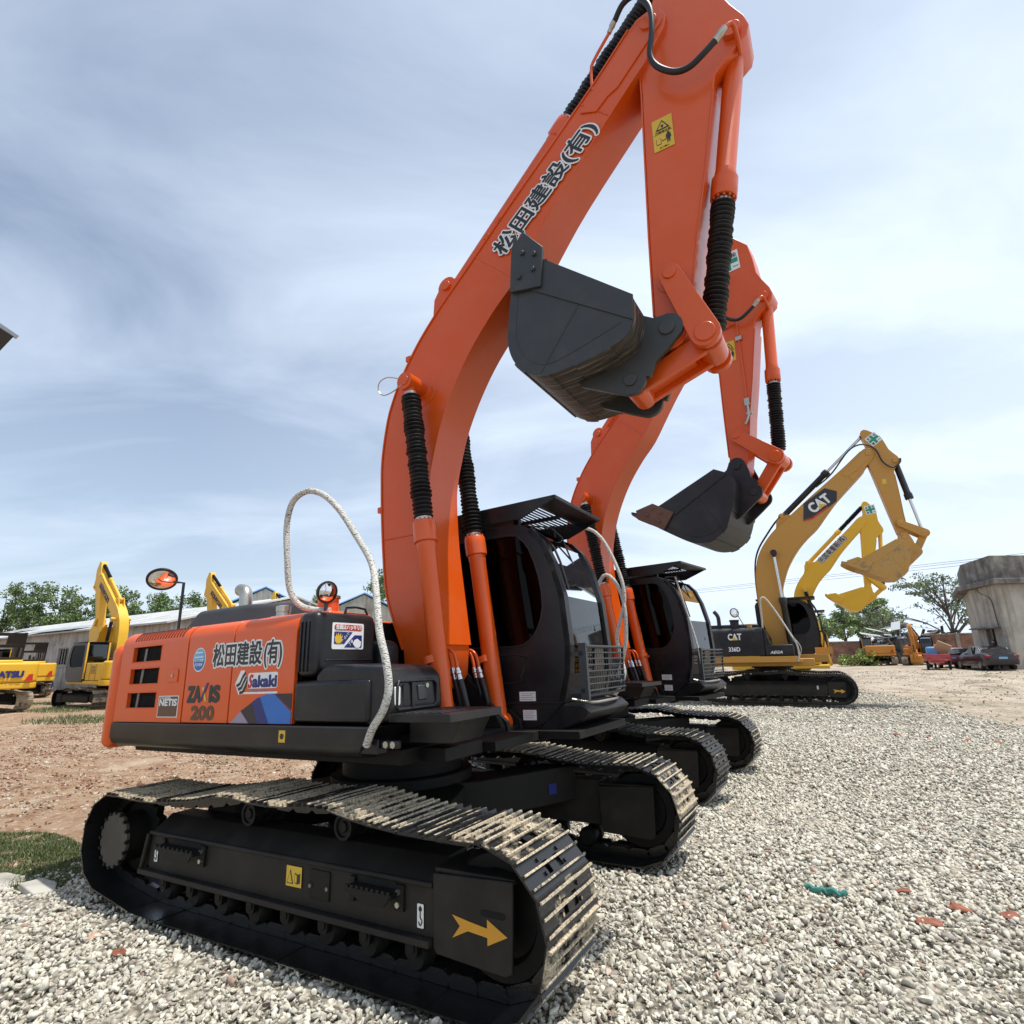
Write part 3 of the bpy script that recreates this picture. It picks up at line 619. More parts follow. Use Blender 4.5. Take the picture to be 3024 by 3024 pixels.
def cab_right(root, q, mat, style=0):
    """cab box, side profile at Y = q.y0 .. q.y1; x offset dx, frame of bars with real panes"""
    y0, y1 = q['y0'], q['y1']; s = q.get('s', 1.0); dx = q.get('dx', 0.0); dz = q.get('dz', 0.0)
    T = lambda p: (p[0]*s+dx, p[1]*s+dz)
    prof = [(-.36, 1.17), (1.19, 1.17), (1.44, 1.38), (1.51, 1.62), (1.53, 1.86), (1.50, 2.3), (1.42, 2.62), (1.32, 2.84), (1.20, 2.97), (1.05, 3.03), (-.22, 3.05), (-.33, 3.0), (-.38, 2.9)]
    win = [(-.18, 1.90), (.92, 1.87), (1.10, 1.90), (1.22, 2.02), (1.285, 2.22), (1.26, 2.5), (1.17, 2.77), (1.06, 2.90), (.93, 2.935), (-.12, 2.945), (-.2, 2.88)]
    P = [T(p) for p in prof]; W = [T(p) for p in win]
    cb = MB(); n = len(P); m = len(W)
    # side walls with a window hole: bridge outline to window ring by nearest angular order
    c = T((0.5, 2.35))
    def ring(poly, N=64):
        out = []
        for k in range(N):
            a = 2*math.pi*k/N; d = (math.cos(a), math.sin(a)); best = None
            for i in range(len(poly)):
                p, q2 = poly[i], poly[(i+1) % len(poly)]; ex, ey = q2[0]-p[0], q2[1]-p[1]
                den = d[0]*ey-d[1]*ex
                if abs(den) < 1e-9: continue
                t = ((p[0]-c[0])*ey-(p[1]-c[1])*ex)/den; u = ((p[0]-c[0])*d[1]-(p[1]-c[1])*d[0])/den
                if t > 0 and -1e-6 <= u <= 1+1e-6 and (best is None or t > best): best = t
            out.append((c[0]+d[0]*best, c[1]+d[1]*best))
        return out
    ro, ri_ = ring(P), ring(W); Nn = len(ro); th = 0.05
    for yy, dd in ((y0, 1), (y1, -1)):
        vs = [(p[0], yy, p[1]) for p in ro]+[(p[0], yy, p[1]) for p in ri_]+[(p[0], yy+dd*th, p[1]) for p in ri_]
        cb.add(vs, [(i, (i+1) % Nn, Nn+(i+1) % Nn, Nn+i) for i in range(Nn)]+[(Nn+i, Nn+(i+1) % Nn, 2*Nn+(i+1) % Nn, 2*Nn+i) for i in range(Nn)])
    # skin over floor, rear and roof, plus front pillars
    def skin(a, b):
        for i in range(a, b):
            p, q2 = P[i % n], P[(i+1) % n]; cb.add([(p[0], y0, p[1]), (q2[0], y0, q2[1]), (q2[0], y1, q2[1]), (p[0], y1, p[1])], [(0, 1, 2, 3)])
    skin(0, 3); skin(8, n)
    def band(i0, i1, ya, yb, proud=0.006):
        for i in range(i0, i1):
            p, q2 = Vector(P[i]), Vector(P[i+1]); t = (q2-p).normalized(); nn = Vector((t.y, -t.x))*proud; cc = Vector((t.y, -t.x))*-0.05
            cb.prism([(p.x+nn.x, p.y+nn.y), (q2.x+nn.x, q2.y+nn.y), (q2.x+cc.x, q2.y+cc.y), (p.x+cc.x, p.y+cc.y)], ya, yb)
    band(2, 8, y0, y0+0.085); band(2, 8, y1-0.085, y1)
    body = cb.build('cab', mat, root, 0, smooth=50)
    g = MB(); g.prism([(W[i][0], W[i][1]) for i in range(m)], y0+0.022, y0+0.026); g.prism(W, y1-0.026, y1-0.022); g.build('side_window', GLASSD, body, smooth=0)
    g = MB()
    for i in range(3, 8):
        p, q2 = P[i], P[i+1]; g.add([(p[0]-.02, y0+0.085, p[1]), (q2[0]-.02, y0+0.085, q2[1]), (q2[0]-.02, y1-0.085, q2[1]), (p[0]-.02, y1-0.085, p[1])], [(0, 1, 2, 3)])
    g.build('windscreen', GLASS, body)
    # door groove panel, seam, gasket
    d = MB(); z = lambda v: v*s+dz; x = lambda v: v*s+dx
    d.tube([(x(-.3), y0-0.001, z(1.80)), (x(.98), y0-0.001, z(1.80)), (x(1.06), y0-0.001, z(1.74)), (x(1.02), y0-0.001, z(1.60)), (x(.94), y0-0.001, z(1.55)), (x(-.3), y0-0.001, z(1.56))], 0.008, 8, 2)
    d.tube([(x(-.3), y0-0.001, z(1.375)), (x(1.43), y0-0.001, z(1.375))], 0.007, 6, 0)
    d.tube([(p[0], y0+0.004, p[1]) for p in W+[W[0]]], 0.012, 8, 2); d.build('door_seam', RUBBER, body)
    # seat, console inside
    i_ = MB(); i_.box(x(.0), x(.55), y0+0.25, y1-0.25, z(1.62), z(1.76)); i_.box(x(-.08), x(.06), y0+0.27, y1-0.27, z(1.72), z(2.45)); i_.build('seat', CHAR, body, 0.05, seg=3)
    i_ = MB(); i_.box(x(.2), x(.65), y0+0.12, y0+0.24, z(1.5), z(1.95)); i_.cyl((x(.62), y0+0.18, z(1.95)), (x(.68), y0+0.18, z(2.12)), 0.015); i_.cyl((x(.95), (y0+y1)/2-.12, z(1.4)), (x(1.02), (y0+y1)/2-.12, z(1.95)), 0.012); i_.build('control_console', BLACK, body, 0.01)
    return body, x, z
# ------------------------------------------------------------------ upper structures
def counterweight(root, mat, hw, xr, xf, z0, z1, bev=0.06, name='counterweight'):
    pts = [(xf, -hw), (xr+.32, -hw), (xr+.17, -hw+.06), (xr+.07, -hw+.2), (xr+.02, -hw*.55), (xr, 0)]
    pts = pts+[(a, -b) for a, b in pts[:-1][::-1]]
    m = MB(); m.prism(pts, z0, z1, 'Z'); return m.build(name, mat, root, bev, seg=4)
def skin_section(y=-1.33, z0=1.365, ztop=2.04, r=0.12, yin=-0.95, zin=2.185, n=6):
    out = [(y, z0), (y, ztop)]
    for i in range(1, n+1):
        a = R(180-80*i/n); out.append((y+r+r*math.cos(a), ztop+r*math.sin(a)))
    out.append((yin, zin)); return out
def panel(root, name, mat, x0, x1, sec, th=0.035, holes=None, bev=0.004):
    m = MB(); inner = [(a+th*(0.9), b-th*0.25) for a, b in sec]; inner[0] = (sec[0][0]+th, sec[0][1])
    if not holes: m.prism(sec+inner[::-1], x0, x1, 'X')
    else:
        zt = max(h[3] for h in holes)+0.012
        up = [p for p in sec if p[1] > zt]; up = [(sec[0][0], zt)]+up; inn = [(a+th, b-th*.25) for a, b in up]; inn[0] = (sec[0][0]+th, zt)
        m.prism(up+inn[::-1], x0, x1, 'X'); y = sec[0][0]; z = sec[0][1]
        for (hx0, hx1, hz0, hz1) in sorted(holes, key=lambda h: h[2]):
            m.box(x0, x1, y, y+th, z, hz0); m.box(x0, hx0, y, y+th, hz0, hz1); m.box(hx1, x1, y, y+th, hz0, hz1); z = hz1
        m.box(x0, x1, y, y+th, z, zt); bev = 0
    return m.build(name, mat, root, bev)
def mirror(parent, post, disc, r, nrm, pmat=BLACK):
    m = MB(); m.tube(post, 0.014, 8, 0); st = m.build('mirror_post', pmat, parent)
    d = Vector(disc); nn = Vector(nrm).normalized()
    s = MB(); s.lathe(d-nn*0.02, d+nn*0.035, [(0, r*.5), (0.3, r*.9), (0.7, r), (0.95, r), (1.0, r*.96)], 36); s.build('mirror_shell', RUBBER, st)
    g = MB(); g.lathe(d+nn*0.020, d+nn*0.062, [(0, r*.93), (.35, r*.84), (.65, r*.62), (.88, r*.36), (1, r*.08)], 36); g.build('mirror_glass', MIRROR, st, smooth=80)

def zaxis_upper(root, hero, rail, K):
    S = -1.33
    fr = MB()
    fr.box(-2.25, 1.0, -1.15, 1.3, 1.10, 1.20); fr.box(-.2, 1.28, -.45, .22, 1.10, 1.17); fr.box(.3, 1.2, -.95, -.5, 1.10, 1.19); fr.box(.2, 1.62, .30, 1.40, 1.10, 1.165)
    for y in (-.38, .13): fr.prism([(-.15, 1.2), (.2, 1.58), (.34, 1.72), (.56, 1.72), (.68, 1.60), (.9, 1.38), (1.0, 1.2)], y-.03, y+.03)
    for y in (-.62, -.40, .17, .39): fr.prism([(.62, 1.1), (1.05, 1.1), (1.02, 1.25), (.92, 1.33), (.80, 1.32), (.68, 1.2)], y-.02, y+.02)
    fr.build('main_frame', BLACKM, root, 0.006)
    counterweight(root, ORANGE2, 1.345, -2.78, -2.36, 1.13, 2.06, 0.07)
    # lower black skirt with a slanted front end
    sec = [(S-.012, 1.358), (S-.012, 1.235), (S+.01, 1.19), (S+.06, 1.155), (S+.35, 1.14), (S+.35, 1.358)]
    secs = []
    for x in (-2.35, -2.28, .78): secs.append([(x if x < .7 else .92-(1.358-z)*.75, y, z) for y, z in sec])
    m = MB(); m.loft(secs); sk = m.build('side_skirt', BLACK, root, 0.008)
    m = MB(); m.box(-2.3, .9, S-.02, S-.012, 1.345, 1.358); m.build('skirt_lip', CHAR, sk, 0.002)
    Mside = frame((0, S, 0), (1, 0, 0), (0, 0, 1)); Msk = frame((0, S-.013, 0), (1, 0, 0), (0, 0, 1))
    decal(rect(.015, 1.245, .085, 1.325), YEL, sk, Msk, 'sticker', lift=0.0); decal(circ(.05, 1.285, .02, 16), INK, sk, Msk, 'sticker', lift=0.002)
    # engine side covers
    sec = skin_section(); holes = [(-2.15, -1.67, 1.48, 1.615), (-2.15, -1.67, 1.685, 1.825), (-2.145, -1.67, 1.88, 2.02)]
    p1 = panel(root, 'radiator_door', ORANGE2, -2.34, -1.262, sec, holes=holes)
    for (a, b, c, d) in holes:
        mm = MB(); mm.box(a-.02, b+.02, S+.04, S+.05, c-.02, d+.02); mm.build('door_mesh', MESHM, p1, smooth=0)
        mm = MB(); mm.tube([(a, S+.002, c), (b, S+.002, c), (b, S+.002, d), (a, S+.002, d), (a, S+.002, c)], 0.006, 6, 0); mm.build('opening_rim', ORANGE2, p1)
    mm = MB(); mm.prism([(-2.06, 1.45), (-2.025, 1.45), (-1.965, 2.0), (-2.0, 2.0)], S+.032, S+.038); mm.build('radiator_brace', STEELW, p1); mm = MB(); mm.prism([(-1.73, 1.69), (-1.69, 1.69), (-1.68, 1.82), (-1.72, 1.82)], S+.032, S+.038); mm.build('radiator_brace', STEELW, p1)
    sl_ = MB(); sa = [(a-.0015*0, b) for a, b in skin_section(r=0.122)[1:7]]
    for i in range(18):
        x = -2.14+i*.045; q = [(a-.004, b+.004) for a, b in sa]; q2 = [(a+.01, b-.006) for a, b in sa]; sl_.prism(q[1:]+q2[1:][::-1], x, x+.009, 'X')
    sl_.build('louvre_slots', PLUM, p1, smooth=0)
    lk = MB(); lk.box(-1.50, -1.36, S-.010, S, 1.69, 1.80); lo = lk.build('door_latch', ORANGE2, p1, 0.006)
    lk = MB(); lk.cyl((-1.43, S-.018, 1.745), (-1.43, S-.008, 1.745), .014, n=12); lk.build('latch_keyhole', ZINC, lo)
    p2 = panel(root, 'pump_door', ORANGE2, -1.246, -.630, sec); p3 = panel(root, 'pump_door', ORANGE2, -.614, .125, sec)
    bh = MB(); bh.box(-2.36, .13, S+.06, S+.065, 1.2, 2.0); bh.box(-2.36, .1, -1.0, 1.3, 1.2, 2.12); bh.build('engine_bay', BLACKM, root)
    rf = MB(); rf.prism([(-.97, 2.178), (-.4, 2.2), (1.0, 2.2), (1.3, 2.10), (1.33, 1.9), (1.33, 1.2), (1.30, 1.2), (1.28, 2.05), (.9, 2.16), (-.97, 2.14)], -2.34, -.42, 'X'); rf.build('engine_hood', ORANGE2, root, 0.01)
    # markings on the side
    if hero:
        decal(circ(-1.075, 1.862, .088, 30, .098), WHITE, p2, Mside, 'emblem'); decal(circ(-1.075, 1.862, .078, 30, .088), BLUED, p2, Mside, 'emblem', lift=.002)
        decal([(-1.075+.078*math.cos(R(t)), 1.862+.088*math.sin(R(t))) for t in range(-8, 189, 9)], LBLUE, p2, Mside, 'emblem', lift=.004)
        for z_, w_ in ((1.878, .06), (1.915, .05)): decal(rect(-1.075-w_, z_, -1.075+w_, z_+.010), WHITE, p2, Mside, 'emblem', lift=.006)
        text('排ガス対策', .026, WHITE, p2, Mside @ Matrix.Translation((-1.14, 1.845, .006)), 'emblem_lettering', width=.13)
        text('建設機械', .028, WHITE, p2, Mside @ Matrix.Translation((-1.13, 1.812, .006)), 'emblem_lettering', width=.11)
        kanji('松田建設', .19, p2, Mside @ Matrix.Translation((-.885, 1.812, .001)), width=.62)
        kanji('(有)', .19, p3, Mside @ Matrix.Translation((-.235, 1.812, .001)), width=.20)
        text('ZA', .165, INK, p2, Mside @ Matrix.Translation((-1.185, 1.53, .001)), offset=.012, width=.175)
        text('IS', .165, INK, p2, Mside @ Matrix.Translation((-.895, 1.53, .001)), offset=.012, width=.125)
        decal([(-1.01, 1.53), (-.985, 1.53), (-.905, 1.672), (-.93, 1.672)], NAVY, p2, Mside, 'lettering', lift=.004); decal([(-.945, 1.53), (-.915, 1.53), (-.965, 1.64), (-.995, 1.64)], YEL, p2, Mside, 'lettering', lift=.002)
        text('200', .135, BROWN, p2, Mside @ Matrix.Translation((-1.115, 1.395, .001)), offset=.010, width=.30)
        decal(rect(-1.62, 1.405, -1.315, 1.58), WHITE, p1, Mside, 'sticker'); decal(rect(-1.61, 1.412, -1.325, 1.573), BROWN, p1, Mside, 'sticker', lift=.002)
        text('NETIS', .075, WHITE, p1, Mside @ Matrix.Translation((-1.60, 1.500, .004)), width=.26, offset=.003); text('CLASS-NUMBER', .025, WHITE, p1, Mside @ Matrix.Translation((-1.60, 1.553, .004)), width=.17)
        # company logo: three waves, name, tag line
        decal([(-.56, 1.655), (-.50, 1.755), (-.455, 1.755), (-.42, 1.695), (-.42, 1.645), (-.47, 1.575), (-.51, 1.575)], WHITE, p3, Mside, 'logo')
        for i in range(3):
            dx_, dz_ = i*.022, -i*.030
            w = [(-.545+dx_, 1.65+dz_*.9), (-.505+dx_, 1.665+dz_), (-.475+dx_, 1.715+dz_), (-.445+dx_*.6, 1.745+dz_)]; w2 = [(a+.012, b-.020) for a, b in w]
            decal(w+w2[::-1], INK, p3, Mside, 'logo', lift=.002)
        decal(rrect(-.405, 1.617, -.055, 1.732, .02), WHITE, p3, Mside, 'logo'); text('S', .135, REDD, p3, Mside @ Matrix.Translation((-.40, 1.625, .002)), offset=.004, width=.05, shear=.25); text('akaki', .115, NAVY, p3, Mside @ Matrix.Translation((-.345, 1.63, .002)), offset=.006, width=.275)
        decal(rect(-.50, 1.578, -.05, 1.592), WHITE, p3, Mside, 'logo'); text('Building Demolition work', .026, LILAC, p3, Mside @ Matrix.Translation((-.37, 1.596, .001)), width=.28)
        # striped corner graphic
        decal([(-.585, 1.368), (-.36, 1.368), (-.465, 1.455)], LILAC, p3, Mside, 'graphic'); 
        decal([(-.36, 1.368), (.118, 1.368), (.118, 1.45), (-.08, 1.575), (-.17, 1.572), (-.28, 1.545), (-.37, 1.50), (-.465, 1.455)], PLUM, p3, Mside, 'graphic')
        decal([(-.25, 1.368), (.118, 1.368), (.118, 1.45), (-.08, 1.575), (-.17, 1.572), (-.28, 1.545), (-.33, 1.52)], NAVY, p3, Mside, 'graphic', lift=.0015)
        decal([(-.12, 1.368), (.118, 1.368), (.118, 1.45), (-.08, 1.575), (-.17, 1.572), (-.24, 1.555)], BLUED, p3, Mside, 'graphic', lift=.003)
        decal([(.118, 1.46), (.118, 1.575), (-.07, 1.575)], PLUM, p3, Mside, 'graphic', lift=.003)
    # tank cover (tall) and tool box (low)
    tk = MB(); tk.box(.135, .335, S-.005, -.72, 1.685, 2.15); tank = tk.build('fuel_tank', BLACK, root, 0.055, seg=4)
    g = MB()
    for x in (.175, .215, .255): g.box(x, x+.014, S-.016, S-.002, 1.72, 2.08)
    g.box(.335, .345, -1.24, -.76, 1.79, 1.80); g.build('tank_rib', BLACK, tank, 0.004)
    if hero:
        Mt = frame((.337, -1.185, 1.875), (0, 1, 0), (0, 0, 1)) @ Matrix.Diagonal((1.14, 1.12, 1, 1)) @ Matrix.Translation((-.495, -1.86, 0)); decal(rrect(.495, 1.86, .775, 2.035, .012), WHITE, tank, Mt, 'sticker'); decal(rrect(.512, 1.985, .758, 2.023, .015), REDD, tank, Mt, 'sticker', lift=.002)
        text('合図はハッキリ!!', .034, WHITE, tank, Mt @ Matrix.Translation((.522, 1.993, .004)), width=.226, offset=.001)
        decal([(.512, 1.975), (.672, 1.975), (.60, 1.895), (.512, 1.895)], NAVY, tank, Mt, 'sticker', lift=.002); decal([(.69, 1.955), (.758, 1.955), (.758, 1.872), (.60, 1.872)], NAVY, tank, Mt, 'sticker', lift=.002)
        hand = [(.52, 1.91), (.515, 1.94), (.525, 1.945), (.53, 1.965), (.54, 1.945), (.545, 1.97), (.555, 1.945), (.565, 1.968), (.570, 1.94), (.585, 1.955), (.575, 1.925), (.59, 1.925), (.565, 1.90), (.535, 1.898)]
        decal(hand, YEL, tank, Mt, 'sticker', lift=.004); decal([(a*-1+1.265, b-.028) for a, b in hand[:3]+[(.55, 1.96), (.575, 1.95)]+hand[-3:]], WHITE, tank, Mt, 'sticker', lift=.004)
        text('止って', .022, WHITE, tank, Mt @ Matrix.Translation((.60, 1.925, .004)) @ Matrix.Rotation(.7, 4, 'Z'), width=.055); text('丁寧', .024, WHITE, tank, Mt @ Matrix.Translation((.645, 1.882, .004)) @ Matrix.Rotation(.7, 4, 'Z'), width=.045)
    sc_ = MB(); sc_.prism([(.33, 1.70), (.42, 1.765), (.97, 1.735), (1.045, 1.66), (1.06, 1.45), (1.02, 1.385), (.90, 1.375), (.90, 1.375), (.33, 1.375)], S+.01, -.78); tb = sc_.build('tool_box', BLACK, root, 0.045, seg=4)
    d = MB(); d.box(.145, .88, S-.014, S+.05, 1.378, 1.655); d.build('tool_box_door', BLACK, tb, 0.03, seg=3)
    d = MB(); d.prism([(.14, 1.375), (.34, 1.375), (.34, 1.66), (.14, 1.66)], S+.06, -.78); d.build('tool_box_end', BLACK, tb, 0.01)
    d = MB(); X = 1.055
    d.tube([(X, -1.27, 1.47), (X+.004, -1.27, 1.60), (X-.004, -1.25, 1.63), (X-.004, -.89, 1.63), (X+.004, -.86, 1.60), (X+.004, -.86, 1.48), (X, -.89, 1.455), (X, -1.25, 1.455), (X, -1.27, 1.47)], .012, 8, 0)
    d.box(X-.01, X+.012, -1.13, -1.10, 1.46, 1.62); d.build('recess_rim', BLACK, tb, 0.004)
    d = MB(); d.prism(rrect(-1.21, 1.475, -1.15, 1.61, .02), X-.02, X+.004, 'X'); d.build('slot', RUBBER, tb, smooth=0)
    d = MB(); d.prism(rrect(-1.29, 1.48, -1.235, 1.60, .015), X-.03, X+.003, 'X'); d.build('work_lamp', WHITE, tb, 0.004)
    d = MB(); d.box(X-.01, X+.008, -1.06, -.96, 1.50, 1.60); la = d.build('latch', CHAR, tb, 0.008); d = MB(); d.cyl((X, -.975, 1.595), (X+.016, -.975, 1.595), .016, n=14); d.build('lock', ZINC, la)
    d = MB(); d.box(X-.02, 1.52, -1.32, -.74, 1.385, 1.435); d.prism([(1.02, 1.24), (1.36, 1.24), (1.45, 1.385), (1.02, 1.385)], -1.1, -.76); 
    for i in range(5): d.box(1.12+i*.07, 1.15+i*.07, -1.28, -.8, 1.435, 1.441)
    d.build('access_step', BLACK, root, 0.008)
    d = MB(); d.box(.8, .95, S+.01, S+.10, 1.19, 1.28); d.box(.95, 1.10, S+.03, S+.06, 1.225, 1.275); br = d.build('handrail_bracket', BLACK, root, .006)
    for x in (1.0, 1.06): d = MB(); d.cyl((x, S+.02, 1.25), (x, S+.045, 1.25), .022, n=6); d.build('bolt', ZINC, br)
    m = MB(); m.tube(rail, .0250, 12, 5); m.build('rope_wrapped_handrail', ROPE, root, smooth=60)
    # things on the roof of the house
    pl_ = [(-2.0, -1.0), (-1.05, -1.0), (-.44, -.68), (-1.0, -.2), (-1.7, .4), (-2.0, .4)]; pc = [(-1.84, -.94), (-1.10, -.94), (-.53, -.66), (-1.06, -.22), (-1.7, .32), (-1.84, .32)]
    m = MB(); m.prism(pl_, 2.15, 2.36, 'Z', pc); m.build('engine_hood_bulge', CHAR, root, 0.05, seg=4)
    m = MB(); m.tube([(-1.42, -.72, 2.25), (-1.42, -.72, 2.44), (-1.46, -.71, 2.53), (-1.56, -.69, 2.56)], .062, 18, 5); m.build('exhaust_pipe', ZINC, root, smooth=70)
    m = MB(); m.lathe((-.45, -1.02, 2.17), (-.45, -1.02, 2.28), [(0, .10), (.12, .10), (.15, .06), (.5, .055), (.52, .062), (.92, .062), (1, .03)], 18); m.build('breather', ZINC, root)
    m = MB(); m.cyl((-.02, -.92, 2.12), (-.02, -.92, 2.30), .085, n=26); fc = m.build('filler_neck', ORANGE2, root, .004); m = MB(); m.cyl((-.02, -.92, 2.30), (-.02, -.92, 2.325), .098, n=26); m.build('filler_cap', ZINC, fc, .004)
    m = MB(); m.box(.0, .25, -1.15, -.7, 2.10, 2.17); m.build('tank_top', ORANGE2, root, .02)
    mirror(root, [(-2.08, -.98, 2.15), (-2.08, -.98, 2.66), (-2.26, -.98, 2.69)], (-2.46, -1.0, 2.755), .145, (.8, -.42, -1.0))
    mirror(root, [(.10, -1.05, 2.15), (.10, -1.05, 2.25)], (.10, -1.06, 2.335), .09, (.95, -.15, -.25), CHAR)
    m = MB(); m.tube([(.26, -.98, 2.13), (.26, -.98, 2.20), (.26, -.78, 2.20), (.26, -.76, 2.12)], .010, 6, 2); m.build('grab_bar', BLACK, root)
    m = MB(); m.box(.12, .42, -.70, -.50, 1.60, 1.95); m.build('valve_cover', RUBBER, root, .08, seg=4)
    # cab
    body, x, z = cab_right(root, dict(y0=.42, y1=1.42), BLACK)
    m = MB(); m.prism([(.05, 1.05), (1.15, 1.05), (1.62, 1.24), (1.68, 1.30), (1.60, 1.37), (-.3, 1.37), (-.3, 1.1)], .43, 1.40); m.build('cab_floor', BLACK, body, .015)
    m = MB(); m.prism([(-.42, 3.155), (.4, 3.205), (.80, 3.215), (.80, 3.20), (.4, 3.19), (-.42, 3.14)], .38, 1.46)
    for yy in (.36, 1.46): m.prism([(-.42, 3.165), (.4, 3.225), (1.48, 3.235), (1.52, 3.215), (1.12, 3.06), (.3, 3.08), (-.42, 3.06)], yy, yy+.02)
    for i in range(9): px_ = .82+i*.05; m.box(px_, px_+.026, .38, 1.46, 3.205, 3.212)
    m.box(1.25, 1.47, .38, 1.46, 3.205, 3.215)
    m.box(1.47, 1.51, .36, 1.48, 3.20, 3.235); m.box(.80, 1.26, .95, .99, 3.17, 3.205)
    for xx in (-.2, 1.0):
        for yy in (.5, 1.3): m.box(xx-.03, xx+.03, yy, yy+.05, 3.02, 3.2)
    m.build('roof_guard', BLACK, body, .004)
    if True:
        g = MB(); X = 1.66
        g.tube([(X, .46, 1.84), (X, 1.38, 1.84), (X-.02, 1.38, 1.43), (X-.02, .46, 1.43), (X, .46, 1.84)], .014, 8, 0); g.box(X-.06, X+.01, .43, .47, 1.40, 1.87)
        for i in range(7): zz = 1.47+i*.053; g.cyl((X+.004, .46, zz), (X+.004, 1.38, zz), .007, n=6)
        for i in range(16): yy = .50+i*.055; g.cyl((X-.008, yy, 1.43), (X-.008, yy, 1.84), .0035, n=4)
        for zz in (1.47, 1.78): g.box(1.50, X-.02, .43, .47, zz-.02, zz+.02)
        g.build('windscreen_guard', CHAR, body)
        g = MB(); g.tube([(1.47, .52, 1.40), (1.62, .6, 1.37), (1.66, .9, 1.37), (1.62, 1.25, 1.37), (1.47, 1.33, 1.40)], .012, 6, 3); g.build('front_trim', ZINC, body)
    m = MB(); m.tube([(1.14, .55, 3.02), (1.30, .9, 2.95), (1.50, 1.10, 2.0)], .009, 6, 3); m.tube([(1.16, .5, 3.0), (1.40, .5, 2.76), (1.52, .5, 2.35)], .012, 6, 3); m.build('wiper', RUBBER, body)
    Mc = frame((0, .418, 0), (1, 0, 0), (0, 0, 1))
    for (a, b, c, d_) in ((1.0, 1.395, 1.165, 1.475), (1.03, 1.235, 1.165, 1.32)):
        M_ = Mc; decal(rect(a, b, c, d_), WHITE, body, M_, 'sticker')
        for i in range(4): decal(rect(a+.012, d_-.018-i*.016, c-.014-(i % 2)*.02, d_-.015-i*.016), STEELW, body, M_, 'sticker', lift=.0015)
    # hydraulic plumbing at the boom foot
    for sgn, yb_ in ((0, -.36), (1, .14)):
        for j in (0, 1):
            y = yb_-.02*j; dx_ = (-.115+.065*j) if sgn else .015+.065*j; o = .26*sgn*0
            pp = MB(); pp.tube([(.66+dx_, y, 1.70), (.67+dx_, y, 1.80), (.72+dx_, y, 1.855), (.78+dx_, y, 1.82), (.81+dx_, y, 1.74), (.815+dx_, y, 1.69)], .015, 8, 4); pm_ = pp.build('hydraulic_pipe', ORANGE, root, smooth=60)
            pp = MB(); a = Vector((.815+dx_, y, 1.70)); b = Vector((.85+dx_, y-.01, 1.61)); pp.lathe(a, b, [(0, .022), (.25, .022), (.3, .029), (.5, .029), (.55, .023), (1, .025)], 12); pp.build('hose_coupling', CHROME, pm_)
            pp = MB(); pp.tube([b, (.89+dx_, y-.02, 1.50), (.90+dx_, y, 1.38), (.83+dx_, y+.05, 1.29), (.70+dx_, y+.12, 1.27), (.55+dx_, y+.15, 1.32)], .026, 10, 5); pp.build('hydraulic_hose', RUBBER, pm_, smooth=60)
    m = MB()
    for y in (-.5, .27): m.lathe((.745, y, 1.80), (.758, y, 1.745), [(0, .098), (1, .098)], 24); m.box(.75, .86, y-.05, y+.05, 1.745, 1.78)
    m.build('pipe_clamp', ORANGE, root)
    # hoses over the boom tip and lines along the boom
    ft = sim(CF, CT, K['foot'], K['tip'])
    fr2 = sim(CT, CB_, K['tip'], K['bpin'])
    def tr(P, f): return [(f((a, c))[0], b, f((a, c))[1]) for a, b, c in P]
    m = MB(); m.tube(tr([(2.48, -.31, 6.80), (2.49, -.31, 7.02), (2.52, -.32, 7.12), (2.72, -.36, 7.30)], ft), .014, 8, 3); lp = m.build('boom_pipe', ORANGE, root, smooth=60)
    m = MB(); a, b = tr([(2.71, -.36, 7.29), (2.78, -.38, 7.37)], ft); m.lathe(a, b, [(0, .022), (.4, .022), (.5, .028), (1, .024)], 12); m.build('hose_coupling', ZINC, lp)
    m = MB(); m.tube(tr([(2.78, -.38, 7.36), (2.88, -.43, 7.42), (3.0, -.45, 7.40), (3.09, -.45, 7.22), (3.11, -.45, 7.06), (3.09, -.45, 6.86), (3.05, -.44, 6.66), (3.09, -.42, 6.52), (3.21, -.41, 6.38), (3.33, -.41, 6.34), (3.45, -.42, 6.38), (3.56, -.42, 6.45)], fr2 if not hero else ft), .025, 12, 5); hh = m.build('arm_hose', RUBBER, root, smooth=60)
    m = MB(); a, b = tr([(3.55, -.42, 6.44), (3.64, -.42, 6.52)], fr2); m.lathe(a, b, [(0, .028), (.4, .028), (.5, .033), (1, .026)], 12); m.build('hose_coupling', ZINC, hh)
    m = MB(); m.tube(tr([(3.63, -.42, 6.51), (3.69, -.40, 6.55), (3.71, -.33, 6.50), (3.71, -.2, 6.44)], fr2), .018, 8, 4); m.build('hose_elbow', ORANGE, hh)
    m = MB(); m.tube(tr([(.55, -.2, 5.02), (.36, -.24, 4.84), (.20, -.24, 4.60), (.02, -.24, 4.2), (-.06, -.24, 3.7), (-.04, -.24, 2.9), (.05, -.24, 2.3), (.2, -.2, 1.95)], ft), .022, 8, 4); m.tube(tr([(.55, -.02, 5.02), (.36, -.02, 4.84), (.20, -.02, 4.60), (.02, -.02, 4.2), (-.06, -.02, 3.7), (-.04, -.02, 2.9), (.05, -.02, 2.3), (.2, 0, 1.95)], ft), .022, 8, 4); m.build('boom_hose', RUBBER, root, smooth=60)
    m = MB()
    for a in ((.30, 4.735), (1.28, 5.75), (1.42, 5.88), (-.035, 3.2)):
        c = ft(a); m.box(c[0]-.03, c[0]+.03, -.33, -.26, c[1]-.02, c[1]+.035)
    m.tube(tr([(1.45, -.30, 5.93), (1.9, -.30, 6.34), (2.3, -.30, 6.70), (2.48, -.30, 6.84)], ft), .014, 8, 0); m.build('pipe_clip', ORANGE, root)
    c = ft((.40, 4.37)); m = MB()
